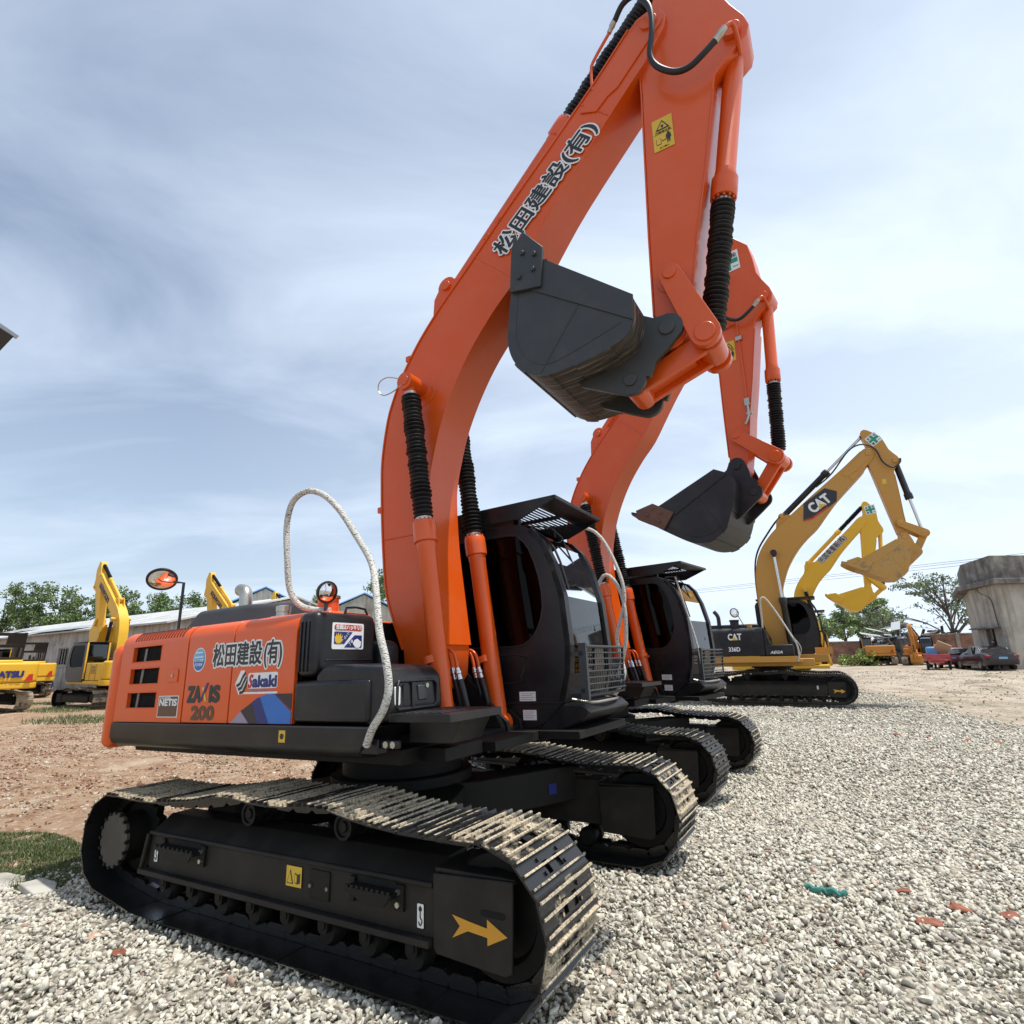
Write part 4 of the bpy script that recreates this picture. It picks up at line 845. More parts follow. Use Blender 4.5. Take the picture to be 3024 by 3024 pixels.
    if hero:
        m.tube([(.40, -.575, 4.37), (.28, -.60, 4.41), (.19, -.61, 4.38), (.17, -.60, 4.30), (.23, -.59, 4.24), (.33, -.58, 4.25), (.44, -.575, 4.29)], .006, 6, 4); m.build('grease_line', ZINC, root)

def warn_sign(root, M, big=True):
    b = decal([(0, 0), (.17, 0), (.17, .33), (0, .33)], YEL, root, M, 'warning_sticker')
    decal([(.025, .205), (.145, .205), (.085, .305)], INK, b, M, 'warning_sticker', lift=.002); decal([(.045, .217), (.125, .217), (.085, .285)], YEL, b, M, 'warning_sticker', lift=.004)
    decal(circ(.085, .24, .012, 10), INK, b, M, 'warning_sticker', lift=.006); decal([(.078, .222), (.092, .222), (.09, .25), (.08, .25)], INK, b, M, 'warning_sticker', lift=.005)
    text('作業機注意', .022, INK, b, M @ Matrix.Translation((.02, .178, .002)), width=.13); decal(rect(.006, .170, .164, .173), INK, b, M, 'warning_sticker', lift=.002)
    decal(rect(.025, .06, .065, .12), INK, b, M, 'warning_sticker', lift=.002); decal(rect(.029, .064, .061, .116), YEL, b, M, 'warning_sticker', lift=.004)
    decal([(.070, .09), (.080, .098), (.080, .093), (.098, .093), (.098, .098), (.108, .09), (.098, .082), (.098, .087), (.080, .087), (.080, .082)], INK, b, M, 'warning_sticker', lift=.002)
    decal([(.115, .05), (.122, .05), (.127, .09), (.132, .05), (.139, .05), (.142, .10), (.15, .095), (.146, .14), (.108, .14), (.105, .095), (.112, .10)], INK, b, M, 'warning_sticker', lift=.002); decal(circ(.127, .152, .011, 12), INK, b, M, 'warning_sticker', lift=.002)
    text('立入禁止', .02, INK, b, M @ Matrix.Translation((.045, .018, .002)), width=.08)
def cross_sign(root, M, s=1.0):
    Ms = M @ Matrix.Diagonal((s, s, s, 1))
    b = decal(rect(0, 0, .34, .34), WHITE, root, Ms, 'safety_sticker'); decal(rect(.13, .02, .21, .32), GREEN, b, Ms, 'safety_sticker', lift=.002); decal(rect(.02, .13, .32, .21), GREEN, b, Ms, 'safety_sticker', lift=.003)
    for ch, x_, y_ in (('安', .025, .235), ('全', .235, .235), ('第', .025, .03), ('一', .235, .03)): text(ch, .085, INK, b, Ms @ Matrix.Translation((x_, y_, .002)), offset=.002)
def hook_sign(parent, Mu, x, y, z):
    M = Mu @ frame((x, y, z), (1, 0, 0), (0, 0, 1)); b = decal(rrect(0, 0, .045, .115, .006), WHITE, parent, M, 'hook_sticker')
    m = MB(M); m.tube([(.0225, .105, .002), (.0225, .07, .002), (.0225, .05, .002), (.035, .035, .002), (.0225, .012, .002), (.010, .03, .002)], .0035, 6, 3); m.cyl((.0225, .09, .001), (.0225, .09, .003), .012, n=12); m.build('hook_sticker', INK, b)
# ------------------------------------------------------------------ terrain
def sst(a, b, x): t = np.clip((x-a)/(b-a), 0, 1); return t*t*(3-2*t)
def hgt(x, y):
    x = np.asarray(x, float); y = np.asarray(y, float)
    c, s = math.cos(-.528), math.sin(-.528); lx = c*(x+1.009)+s*(y-5.362); ly = -s*(x+1.009)+c*(y-5.362)
    w1 = np.exp(-(np.maximum(np.hypot(lx*.9, ly*1.1)-2.2, 0)/1.8)**2); z = w1*(0.062+0.029*np.clip(lx, -2.6, 2.6))
    z = z+0.11*np.exp(-(((x-9.3)**2+(y-20.8)**2)/60.0))
    z = z+0.45*sst(16, 30, x+(y-25)*.25)*sst(22, 34, y)
    z = z+0.018*np.sin(x*.9+1.3)*np.sin(y*.8)+0.02*np.sin(x*.31+y*.43)*np.clip(np.hypot(x, y)/12, 0, 1)
    return z
GRAVEL = np.array([(-30, -6), (-12, 3.6), (-7, 4.9), (-4.6, 5.35), (-4.2, 6.0), (-3.3, 7.4), (-1.6, 9.4), (0, 13), (2.2, 18), (3.6, 23.5), (7.6, 28.0), (12, 29.5), (17.4, 30), (14.9, 22.5), (12.8, 17), (11.7, 13.3), (11.2, 10), (12, 4), (14, -6)], float)
def sdf(x, y, P=GRAVEL):
    x = np.asarray(x, float); y = np.asarray(y, float); d = np.full(x.shape, 1e9); ins = np.zeros(x.shape, bool)
    for i in range(len(P)):
        ax, ay = P[i]; bx, by = P[(i+1) % len(P)]; ex, ey = bx-ax, by-ay
        t = np.clip(((x-ax)*ex+(y-ay)*ey)/(ex*ex+ey*ey), 0, 1); d = np.minimum(d, np.hypot(x-ax-t*ex, y-ay-t*ey))
        c = (ay > y) != (by > y); xi = ax+(y-ay)*ex/np.where(abs(ey) < 1e-9, 1e-9, ey); ins ^= c & (x < xi)
    return np.where(ins, d, -d)
def axis(lo, hi, a, b, fine, grow=1.25):
    v = list(np.arange(a, b, fine)); st = fine; x = b
    while x < hi: v.append(x); st *= grow; x += st
    v.append(hi); st = fine; x = a-fine
    while x > lo: v.insert(0, x); st *= grow; x -= st
    v.insert(0, lo); return np.array(v)
gx = axis(-700, 700, -9, 16, .16); gy = axis(-60, 1500, .0, 32, .16)
XX, YY = np.meshgrid(gx, gy); ZZ = hgt(XX, YY); G = sdf(XX, YY)
jit = 0.012*rng.standard_normal(ZZ.shape); ZZ = ZZ+jit*(np.hypot(XX, YY) < 40)
me = bpy.data.meshes.new('ground'); nx, ny = len(gx), len(gy)
me.vertices.add(nx*ny); me.vertices.foreach_set('co', np.stack([XX, YY, ZZ], -1).astype(np.float32).ravel())
ii = (np.arange(ny-1)[:, None]*nx+np.arange(nx-1)[None, :]).ravel(); quads = np.stack([ii, ii+1, ii+nx+1, ii+nx], 1).astype(np.int32)
me.loops.add(quads.size); me.loops.foreach_set('vertex_index', quads.ravel()); me.polygons.add(len(quads))
me.polygons.foreach_set('loop_start', np.arange(0, quads.size, 4, dtype=np.int32)); me.update(calc_edges=True); me.validate()
me.polygons.foreach_set('use_smooth', [True]*len(me.polygons))
at = me.attributes.new('gravel_edge', 'FLOAT', 'POINT'); at.data.foreach_set('value', np.clip(G, -5, 5).astype(np.float32).ravel())
gm = bpy.data.materials.new('ground_gravel_and_dirt'); gm.use_nodes = True; nt = gm.node_tree; b = nt.nodes['Principled BSDF']; N = nt.nodes; L = nt.links
b.inputs['Roughness'].default_value = 0.92; b.inputs['Specular IOR Level'].default_value = 0.15
tcg = N.new('ShaderNodeTexCoord'); P_ = tcg.outputs['Object']
def nz(sc, det=5, ro=.6, dist=0.0):
    n = N.new('ShaderNodeTexNoise'); n.inputs['Scale'].default_value = sc; n.inputs['Detail'].default_value = det; n.inputs['Roughness'].default_value = ro; n.inputs['Distortion'].default_value = dist; L.new(P_, n.inputs['Vector']); return n
def mth(op, a, c, clamp=False):
    m = N.new('ShaderNodeMath'); m.operation = op; m.use_clamp = clamp
    for i, v in enumerate((a, c)):
        if isinstance(v, (int, float)): m.inputs[i].default_value = v
        else: L.new(v, m.inputs[i])
    return m.outputs[0]
def mixc_(f, a, c):
    m = N.new('ShaderNodeMixRGB')
    for i, v in enumerate((f, a, c)):
        if isinstance(v, (int, float)): m.inputs[i].default_value = v
        elif isinstance(v, tuple): m.inputs[i].default_value = (*v, 1)
        else: L.new(v, m.inputs[i])
    return m.outputs[0]
sepg = N.new('ShaderNodeSeparateXYZ'); L.new(P_, sepg.inputs[0])
# gravel bed: cells of stone with dark joints
v1 = N.new('ShaderNodeTexVoronoi'); v1.inputs['Scale'].default_value = 21; v1.inputs['Randomness'].default_value = 1; L.new(P_, v1.inputs['Vector'])
vr = ramp(nt, v1.outputs['Color'], [(0.0, (0.36, 0.335, 0.285)), (0.35, (0.50, 0.47, 0.40)), (0.75, (0.60, 0.57, 0.49)), (1.0, (0.38, 0.36, 0.33))])
vd = ramp(nt, v1.outputs['Distance'], [(0.30, (1, 1, 1)), (0.75, (0.16, 0.15, 0.14))])
mulg = N.new('ShaderNodeMixRGB'); mulg.blend_type = 'MULTIPLY'; mulg.inputs[0].default_value = 0.8; L.new(vr.outputs[0], mulg.inputs[1]); L.new(vd.outputs[0], mulg.inputs[2])
ng = nz(0.55, 4); gtone = ramp(nt, ng.outputs[0], [(0.35, (0.80, 0.78, 0.74)), (0.65, (1.05, 1.0, 0.95))])
mul2 = N.new('ShaderNodeMixRGB'); mul2.blend_type = 'MULTIPLY'; mul2.inputs[0].default_value = 1; L.new(mulg.outputs[0], mul2.inputs[1]); L.new(gtone.outputs[0], mul2.inputs[2])
# dirt: reddish brick rubble on the left, tan beaten earth on the right
nl = nz(2.6, 10, .78); red = ramp(nt, nl.outputs[0], [(0.32, (0.10, 0.06, 0.038)), (0.43, (0.24, 0.145, 0.088)), (0.55, (0.35, 0.245, 0.16)), (0.68, (0.22, 0.155, 0.10))])
nr_ = nz(0.55, 9, .72, .8); tan = ramp(nt, nr_.outputs[0], [(0.32, (0.17, 0.14, 0.11)), (0.45, (0.31, 0.26, 0.20)), (0.58, (0.44, 0.38, 0.30)), (0.70, (0.25, 0.21, 0.165))])
side = N.new('ShaderNodeMapRange'); side.inputs['From Min'].default_value = 1.0; side.inputs['From Max'].default_value = 8.0; L.new(sepg.outputs['X'], side.inputs['Value'])
dirt = mixc_(side.outputs[0], red.outputs[0], tan.outputs[0])
ms = N.new('ShaderNodeMapping'); ms.inputs['Scale'].default_value = (0.9, 0.35, 1); ms.inputs['Rotation'].default_value = (0, 0, .35); L.new(P_, ms.inputs[0])
nst = N.new('ShaderNodeTexNoise'); nst.inputs['Scale'].default_value = 0.9; nst.inputs['Detail'].default_value = 6; L.new(ms.outputs[0], nst.inputs['Vector'])
pale = ramp(nt, nst.outputs[0], [(0.55, (0, 0, 0)), (0.68, (1, 1, 1))]); dirt = mixc_(mth('MULTIPLY', pale.outputs[0], .42), dirt, (0.54, 0.47, 0.36))
v2 = N.new('ShaderNodeTexVoronoi'); v2.inputs['Scale'].default_value = 13; L.new(P_, v2.inputs['Vector'])
sepc = N.new('ShaderNodeSeparateColor'); L.new(v2.outputs['Color'], sepc.inputs[0])
chip = mth('MULTIPLY', mth('GREATER_THAN', sepc.outputs[0], .62), mth('LESS_THAN', v2.outputs['Distance'], .38))
chipc = ramp(nt, sepc.outputs[1], [(0.0, (0.42, 0.20, 0.12)), (0.4, (0.58, 0.46, 0.36)), (0.7, (0.62, 0.58, 0.50)), (1.0, (0.30, 0.13, 0.08))])
dirt = mixc_(mth('MULTIPLY', chip, .6), dirt, chipc.outputs[0])
ngr = nz(0.22, 5, .6); gpatch = ramp(nt, ngr.outputs[0], [(0.60, (0, 0, 0)), (0.68, (1, 1, 1))]); nfine = nz(16, 3); gcol = ramp(nt, nfine.outputs[0], [(0.3, (0.05, 0.075, 0.022)), (0.7, (0.14, 0.17, 0.06))])
dirt = mixc_(mth('MULTIPLY', gpatch.outputs[0], .55), dirt, gcol.outputs[0])
ga = N.new('ShaderNodeAttribute'); ga.attribute_name = 'gravel_edge'; nb = nz(2.2, 5, .65)
ed = mth('ADD', ga.outputs['Fac'], mth('MULTIPLY', mth('SUBTRACT', nb.outputs[0], .5), 2.2))
edr = N.new('ShaderNodeMapRange'); edr.inputs['From Min'].default_value = -0.15; edr.inputs['From Max'].default_value = 0.25; L.new(ed, edr.inputs['Value'])
# scattered stones let the dirt through near the edge
L.new(mixc_(edr.outputs[0], dirt, mul2.outputs[0]), b.inputs['Base Color'])
hb = N.new('ShaderNodeMixRGB'); L.new(edr.outputs[0], hb.inputs[0]); L.new(nl.outputs[0], hb.inputs[1]); inv = mth('SUBTRACT', 1.0, v1.outputs['Distance']); L.new(inv, hb.inputs[2])
hb2 = N.new('ShaderNodeMath'); hb2.operation = 'ADD'; L.new(hb.outputs[0], hb2.inputs[0]); nf = nz(45, 4, .7); L.new(mth('MULTIPLY', nf.outputs[0], .35), hb2.inputs[1])
bump(nt, b, hb2.outputs[0], 1.0, 0.045)
me.materials.append(gm); ground = bpy.data.objects.new('ground', me); COL.objects.link(ground); tag(ground, kind='structure')

# ------------------------------------------------------------------ loose gravel stones (countless)
def ico(sub):
    bm = bmesh.new(); bmesh.ops.create_icosphere(bm, subdivisions=sub, radius=1.0)
    v = np.array([p.co[:] for p in bm.verts]); f = np.array([[q.index for q in p.verts] for p in bm.faces]); bm.free(); return v, f
def rocks(sub, n):
    v, f = ico(sub); out = []
    for i in range(n):
        u = v.copy()
        for k in range(9 if sub > 1 else 4):    # chip flat facets off the stone
            d = rng.standard_normal(3); d /= np.linalg.norm(d); h = rng.uniform(.26, .62); t = u@d; u = np.where((t > h)[:, None], u-np.outer(t-h, d), u)
        u *= 1+rng.uniform(-.035 if sub > 1 else -.16, .035 if sub > 1 else .16, (len(u), 1)); u /= np.abs(u).max(); u *= np.array([1, rng.uniform(.55, .95), rng.uniform(.40, .75)]); out.append(u)
    return out, f
def scatter(name, pts, sizes, sub, mat, nvar=24, sink=.30, extra=0.0):
    vs, f = rocks(sub, nvar); n = len(pts); nv = len(vs[0]); V = np.empty((n, nv, 3), np.float32); vi = rng.integers(0, nvar, n)
    q = rng.standard_normal((n, 4)); q[:, 1:3] *= .45; q /= np.linalg.norm(q, axis=1)[:, None]; w_, x_, y_, z_ = q.T
    Rm = np.stack([1-2*(y_*y_+z_*z_), 2*(x_*y_-z_*w_), 2*(x_*z_+y_*w_), 2*(x_*y_+z_*w_), 1-2*(x_*x_+z_*z_), 2*(y_*z_-x_*w_), 2*(x_*z_-y_*w_), 2*(y_*z_+x_*w_), 1-2*(x_*x_+y_*y_)], 1).reshape(n, 3, 3)
    B = np.stack(vs)[vi]; V = np.einsum('nij,nvj->nvi', Rm, B)*sizes[:, None, None]
    z = hgt(pts[:, 0], pts[:, 1])+sizes*(.55-sink)*1.0+extra*rng.uniform(0, 1, n)
    V += np.concatenate([pts, z[:, None]], 1)[:, None, :]
    me = bpy.data.meshes.new(name); me.vertices.add(n*nv); me.vertices.foreach_set('co', V.astype(np.float32).ravel())
    Fc = (f[None]+(np.arange(n)*nv)[:, None, None]).reshape(-1, 3).astype(np.int32); me.loops.add(Fc.size); me.loops.foreach_set('vertex_index', Fc.ravel())
    me.polygons.add(len(Fc)); me.polygons.foreach_set('loop_start', np.arange(0, Fc.size, 3, dtype=np.int32)); me.update(calc_edges=True)
    at = me.attributes.new('tint', 'FLOAT', 'FACE'); at.data.foreach_set('value', np.repeat(rng.random(n).astype(np.float32), len(f)))
    me.materials.append(mat); o = bpy.data.objects.new(name, me); COL.objects.link(o); return o
def stone_mat(name, stops, sc=30):
    m, nt, b = new_mat(name); a = nt.nodes.new('ShaderNodeAttribute'); a.attribute_name = 'tint'; r = ramp(nt, a.outputs['Fac'], stops); r.color_ramp.interpolation = 'LINEAR'
    n = noise(nt, sc, 5, .7); k = ramp(nt, n.outputs[0], [(0.32, (0.55, 0.53, 0.5)), (0.55, (1, 1, 1)), (0.75, (1.12, 1.1, 1.04))])
    x = nt.nodes.new('ShaderNodeMixRGB'); x.blend_type = 'MULTIPLY'; x.inputs[0].default_value = 1; nt.links.new(r.outputs[0], x.inputs[1]); nt.links.new(k.outputs[0], x.inputs[2]); nt.links.new(x.outputs[0], b.inputs['Base Color'])
    b.inputs['Roughness'].default_value = .9; b.inputs['Specular IOR Level'].default_value = .2; n2 = noise(nt, 130, 3); bump(nt, b, n2.outputs[0], .5, .004); return m
STONE = stone_mat('gravel_stone', [(0, (0.32, 0.30, 0.26)), (0.10, (0.46, 0.43, 0.36)), (0.5, (0.60, 0.57, 0.475)), (0.86, (0.74, 0.71, 0.61)), (0.95, (0.44, 0.40, 0.35)), (0.975, (0.30, 0.27, 0.25)), (0.985, (0.45, 0.27, 0.19)), (1.0, (0.80, 0.78, 0.70))])
RUBBLE = stone_mat('brick_rubble_stone', [(0, (0.15, 0.07, 0.045)), (0.3, (0.32, 0.16, 0.10)), (0.6, (0.38, 0.27, 0.18)), (0.85, (0.48, 0.40, 0.30)), (1.0, (0.62, 0.56, 0.48))])
def polar(d0, d1, dens, a0=-52, a1=50):
    A = .5*(d1*d1-d0*d0)*R(a1-a0); n = int(A*dens); r = np.sqrt(rng.uniform(d0*d0, d1*d1, n)); t = rng.uniform(R(a0), R(a1), n); return np.stack([r*np.sin(t), r*np.cos(t)], 1)
def off_tracks(p):
    c, s = math.cos(-.528), math.sin(-.528); lx = c*(p[:, 0]+1.009)+s*(p[:, 1]-5.362); ly = -s*(p[:, 0]+1.009)+c*(p[:, 1]-5.362)
    return p[~((np.abs(lx) < 1.95) & (np.abs(np.abs(ly)-1.19) < .30))]
def keep(p, lo=-.1, soft=.5):
    p = off_tracks(p)
    return p[sdf(p[:, 0], p[:, 1]) > lo+soft*(rng.random(len(p))**2)*1.2-.3*(rng.random(len(p)) < .12)]
for nm, d0, d1, dens, s0, s1, sub in (('gravel', 1.0, 4.6, 1500, .011, .033, 2), ('gravel', 4.6, 9.5, 1050, .014, .035, 1), ('gravel', 9.5, 17.0, 420, .021, .042, 1), ('gravel', 17.0, 30.0, 90, .028, .05, 1)):
    pt = keep(polar(d0, d1, dens)); sz = (s0+(s1-s0)*rng.random(len(pt))**1.6)*np.where(rng.random(len(pt)) < .03, 1.7, 1.0)*1.05
    tag(scatter(nm, pt, sz, sub, STONE, extra=.012), 'pale grey crushed stone gravel covering the yard', 'gravel', kind='stuff')
pt = polar(5.5, 24, 210, -52, 4); pt = pt[(sdf(pt[:, 0], pt[:, 1]) < .1)]; pt = pt[(np.sin(pt[:, 0]*1.7+pt[:, 1])+np.sin(pt[:, 1]*1.1-pt[:, 0]*.6)+rng.random(len(pt))*2 > .3)]
tag(scatter('brick_rubble', pt, (.010+.028*rng.random(len(pt))**2)*np.where(rng.random(len(pt)) < .03, 2.0, 1), 1, RUBBLE, sink=.4), 'reddish brick rubble scattered over the bare earth', 'rubble', kind='stuff')

pt = polar(13, 46, 9, 14, 50); pt = pt[(sdf(pt[:, 0], pt[:, 1]) < .3)]
TANST = stone_mat('earth_clod', [(0, (0.13, 0.10, 0.075)), (0.5, (0.30, 0.24, 0.17)), (0.85, (0.42, 0.36, 0.27)), (1.0, (0.56, 0.52, 0.45))])
tag(scatter('earth_clods', pt, .015+.055*rng.random(len(pt))**2.5, 1, TANST, sink=.45), 'small stones and clods scattered over the beaten tan earth', 'stones', kind='stuff')
# ------------------------------------------------------------------ main machine
def rotz(a): return Matrix.Rotation(a, 4, 'Z')
K1 = dict(foot=CF, tip=CT, bpin=CB_, kpin=CK, lp2=LP2, cylfoot=(.87, 1.22), bgl=.55, kgl=.53)
m1 = empty('excavator', (-1.009, 5.362, .068), (-.006, -.029, -.528))
tag(m1, 'nearest orange excavator with raised dark grey bucket and large lettering along its boom', 'excavator', 'orange excavators parked in a row')
UC = dict(g=1.19, w=.305, wb=1.80, wr=1.87, zs=.46, shoe=SHOE)
undercarriage(m1, UC, Matrix.Identity(4), 2)
rail1 = [(.88, -1.35, 1.25), (.96, -1.385, 1.35), (1.065, -1.40, 1.47), (1.105, -1.40, 1.60), (1.075, -1.40, 1.77), (1.0, -1.385, 1.96), (.88, -1.30, 2.24), (.73, -1.2, 2.47), (.55, -1.2, 2.72), (.37, -1.2, 2.94), (.18, -1.2, 3.10), (-.02, -1.2, 3.17), (-.19, -1.2, 3.11), (-.26, -1.19, 2.92), (-.24, -1.18, 2.64), (-.22, -1.15, 2.38), (-.14, -1.1, 2.245), (.02, -1.06, 2.195), (.12, -1.02, 2.19)]
zaxis_upper(m1, True, rail1, K1)
boom, arm, bk, fb, fa, fk, ys = front_end(m1, K1, ORANGE, BUCKET, 'bellows', ORANGE, wrapmat=SCRAPE)
# boom lettering, warning plates and undercarriage stickers
bd = Vector((1.12, 0, .97)).normalized(); by = Vector((-bd.z, 0, bd.x))
kanji('松田建設(有)', .235, boom, frame((1.455, -.333, 5.435), bd, by), width=1.37, ow=.016)
warn_sign(arm, frame((2.945, -.2745, 5.81), (1, 0, -.03), (.06, 0, 1)))
Mtk = frame((0, -1.19-.19-.006, 0), (1, 0, 0), (0, 0, 1))
hook_sign(m1, Matrix.Identity(4), -1.30, -1.386, .36); hook_sign(m1, Matrix.Identity(4), 1.33, -1.386, .34)
ys_ = decal(rect(.24, .40, .385, .515), YEL, m1, Mtk, 'warning_sticker'); decal([(.25, .415), (.31, .415), (.28, .495)], INK, ys_, Mtk, 'warning_sticker', lift=.002); decal([(.259, .421), (.301, .421), (.28, .482)], YEL, ys_, Mtk, 'warning_sticker', lift=.004); decal([(.322, .425), (.347, .417), (.373, .425), (.373, .48), (.347, .472), (.322, .48)], INK, ys_, Mtk, 'warning_sticker', lift=.002); decal([(.327, .431), (.345, .424), (.345, .466), (.327, .473)], YEL, ys_, Mtk, 'warning_sticker', lift=.004)
m = MB(); m.box(.46, .64, -1.390, -1.382, .36, .52); ap = m.build('access_cover', BLACKM, m1, .004)
for x_, z_ in ((.475, .43), (.625, .43)): mm = MB(); mm.cyl((x_, -1.40, z_), (x_, -1.388, z_), .012, n=6); mm.build('bolt', STEELW, ap)
for x0, x1 in ((-1.22, -.62), (.80, 1.26)):
    m = MB(); m.box(x0+.05, x1-.05, -1.47, -1.38, .475, .50); m.prism([(x0+.05, .50), (x1-.05, .50), (x1-.09, .44), (x0+.2, .43)], -1.475, -1.465)
    for k in range(9): xx = x0+.07+(x1-x0-.14)*k/8; m.box(xx-.012, xx+.012, -1.474, -1.462, .498, .515)
    m.box(x1-.09, x1-.02, -1.40, -1.38, .40, .53); m.box(x0+.02, x0+.06, -1.40, -1.38, .40, .53); st = m.build('side_step', BLACKM, m1, .003)
    for z_ in (.435, .495): mm = MB(); mm.cyl((x1-.055, -1.415, z_), (x1-.055, -1.398, z_), .016, n=6); mm.build('bolt', ZINC, st)
decal(rect(-.045, -.045, .045, .045), NAVY, m1, frame((1.087, .797, .61), (.428, .904, 0), (0, 0, 1)), 'sticker')

# ------------------------------------------------------------------ second orange machine
f2 = sim(LUG, CB_, (3.42, 6.86), (2.76, 4.36))
K2 = dict(foot=(.42, 1.70), tip=f2(CT), bpin=f2(CB_), kpin=(2.94, 3.93), lp2=(3.28, 4.38), cylfoot=(.85, 1.22), bgl=.52, kgl=.52, cutter=RUST)
m2 = empty('excavator', (1.35, 9.95, -.01), (0, 0, -.68), 1.05)
tag(m2, 'second orange excavator, its black bucket open below an arm with a green cross sticker', 'excavator', 'orange excavators parked in a row')
UC2 = dict(UC); UC2['shoe'] = SHOE2; UC2['wb'] = 1.80; UC2['arrow'] = 0
undercarriage(m2, UC2, rotz(.115), 1)
rail2 = [(.96, -1.3, 1.25), (1.08, -1.28, 1.27), (1.23, -1.25, 1.51), (1.19, -1.2, 1.71), (1.13, -1.2, 1.99), (1.19, -1.2, 2.22), (1.29, -1.2, 2.55), (1.24, -1.2, 2.90), (1.03, -1.2, 3.38), (.80, -1.2, 3.61), (.51, -1.2, 3.64), (.1, -1.2, 3.5), (-.1, -1.18, 3.1), (-.2, -1.15, 2.4), (-.1, -1.1, 2.2)]
zaxis_upper(m2, False, rail2, K2)
boom, arm, bk, fb, fa, fk, ys = front_end(m2, K2, ORANGE, BUCKETB, 'bellows', ORANGE, wrapmat=BUCKETB)
a = Vector(fa((3.40, 7.30))); Ma = frame((a.x-.28, -.276, a.y-.02), (1, 0, .03), (-.03, 0, 1)); cross_sign(arm, Ma, 1.0)
a = Vector(fa((2.97, 6.0))); warn_sign(arm, frame((a.x+.0, -.276, a.y-.2), (1, 0, -.03), (.06, 0, 1)))
m = MB(); p_ = [fa(q) for q in ((3.05, 6.35), (3.24, 6.37), (3.20, 5.5), (3.17, 5.05))]; m.tube([(q[0], -.29, q[1]) for q in p_], .012, 8, 0); g_ = m.build('grease_pipe', ORANGE, arm)
m = MB(); q = fa((3.17, 5.05)); m.box(q[0]-.035, q[0]+.035, -.31, -.27, q[1]-.06, q[1]+.05); m.box(q[0]-.03, q[0]+.05, -.31, -.27, q[1]-.2, q[1]-.17); m.tube([(q[0], -.29, q[1]-.05), (q[0], -.30, q[1]-.22), (q[0]-.06, -.30, q[1]-.34)], .02, 8, 2); q = fa((3.235, 6.1)); m.box(q[0]-.05, q[0]+.04, -.31, -.27, q[1]-.03, q[1]+.03); m.build('valve', ZINC, g_)
m = MB(); m.tube([(.55, -1.1, 2.2), (.95, -1.15, 2.9), (1.25, -1.2, 2.6), (1.27, -1.2, 2.0), (1.1, -1.2, 1.5)], .026, 10, 6); m.build('rope_wrapped_handrail', ROPE, m2)
m = MB(); m.tube([(1.36, .45, 3.0), (1.46, .44, 2.6), (1.62, .44, 1.9), (1.64, .45, 1.5)], .016, 8, 5); m.build('rope_wrapped_handrail', ROPE, m2)
for i, (x_, z_) in enumerate(((1.26, 3.03), (1.36, 3.0))): pass
m = MB(); m.tube([(.30, -1.335, 1.24), (.30, -1.34, 1.14)], .006, 6, 0); m.build('lanyard', ZINC, m2)

# ------------------------------------------------------------------ ochre machine further on
K3 = dict(foot=(.35, 2.0), tip=(4.08, 8.51), bpin=(4.64, 5.39), kpin=(4.90, 4.86), lp2=(5.22, 5.46), cylfoot=(.74, 1.95), bgl=.50, kgl=.52, cyo=.40, bw=1.18, fat=.11)
m3 = empty('excavator', (9.30, 20.84, .13), (0, 0, -.489))
tag(m3, 'ochre excavator with black engine hood standing sideways behind the orange pair', 'excavator')
undercarriage(m3, dict(g=1.295, w=.32, wb=2.02, shoe=SHOEC, zi=.53, zs=.56, ri=.47, rs=.43, k=1.18, ztop=1.10, carr=[-.75, .45], cover=.2, cover_mat=BLACKM), Matrix.Identity(4), 1)
boom, arm, bk, fb, fa, fk, ys = front_end(m3, K3, CATY, CATY, 'rod', BLACK, detail=1, bside=MUDY, wrapmat=MUDY, scale=1.2)
# the boom of this machine has a broad black name plate
bx = Vector((2.24, 0, 1.36)).normalized(); bz = Vector((-bx.z, 0, bx.x)); yb = ys[0]-.003
pl_ = decal([(0, 0), (.28, -.12), (1.28, -.10), (1.52, .18), (1.30, .52), (.42, .50)], INK, boom, frame((1.72, yb, 6.33), bx, bz), 'name_plate')
decal([(.0, -.005), (.28, -.125), (.95, -.112), (.95, -.06), (.30, -.07), (.05, .02)], REDD, pl_, frame((1.72, yb, 6.33), bx, bz), 'name_plate', lift=.003)
Mn = frame((1.72, yb, 6.33), bx, bz) @ Matrix.Translation((.42, .02, .003)); text('CAT', .50, WHITE, pl_, Mn, offset=.02, width=.75); decal([(.24, -.01), (.38, .16), (.55, -.01)], YEL, pl_, Mn, 'name_plate', lift=.004)
a = fa((3.18, 7.35)); cross_sign(arm, frame((a[0]+.12, ys[2]+.006, a[1]+.02), (.8, 0, .55), (-.55, 0, .8)), 1.15)
a = fa((3.02, 6.0)); decal(rect(0, 0, .13, .17), YEL, arm, frame((a[0], ys[2]+.006, a[1]), (1, 0, 0), (0, 0, 1)), 'warning_sticker')
counterweight(m3, CATY, 1.46, -3.25, -2.6, 1.30, 2.5, .08)
m = MB(); m.box(-3.0, .90, -1.47, -1.30, 1.38, 1.585); m.box(-3.0, 1.4, -1.2, 1.3, 1.25, 1.5); m.box(.9, 1.85, -.6, 1.45, 1.36, 1.62); m.prism([(-1.47, 1.38), (-1.2, 1.38), (-1.2, 1.5), (-1.47, 1.5)], .9, 1.05, 'X'); m.build('main_frame', CATY, m3, .02)
m = MB(); m.prism(skin_section(-1.45, 1.60, 2.40, .14, -.95, 2.585)+[(-.5, 2.59), (-.5, 1.6)], -2.62, -.06, 'X'); hd = m.build('engine_hood', BLACK, m3, .02)
m = MB(); m.prism([(-.05, 1.6), (-.05, 2.5), (.02, 2.5), (.12, 2.05), (.18, 1.98), (.18, 1.6)], -1.44, -.6); m.build('hood_corner', BLACK, m3, .02)
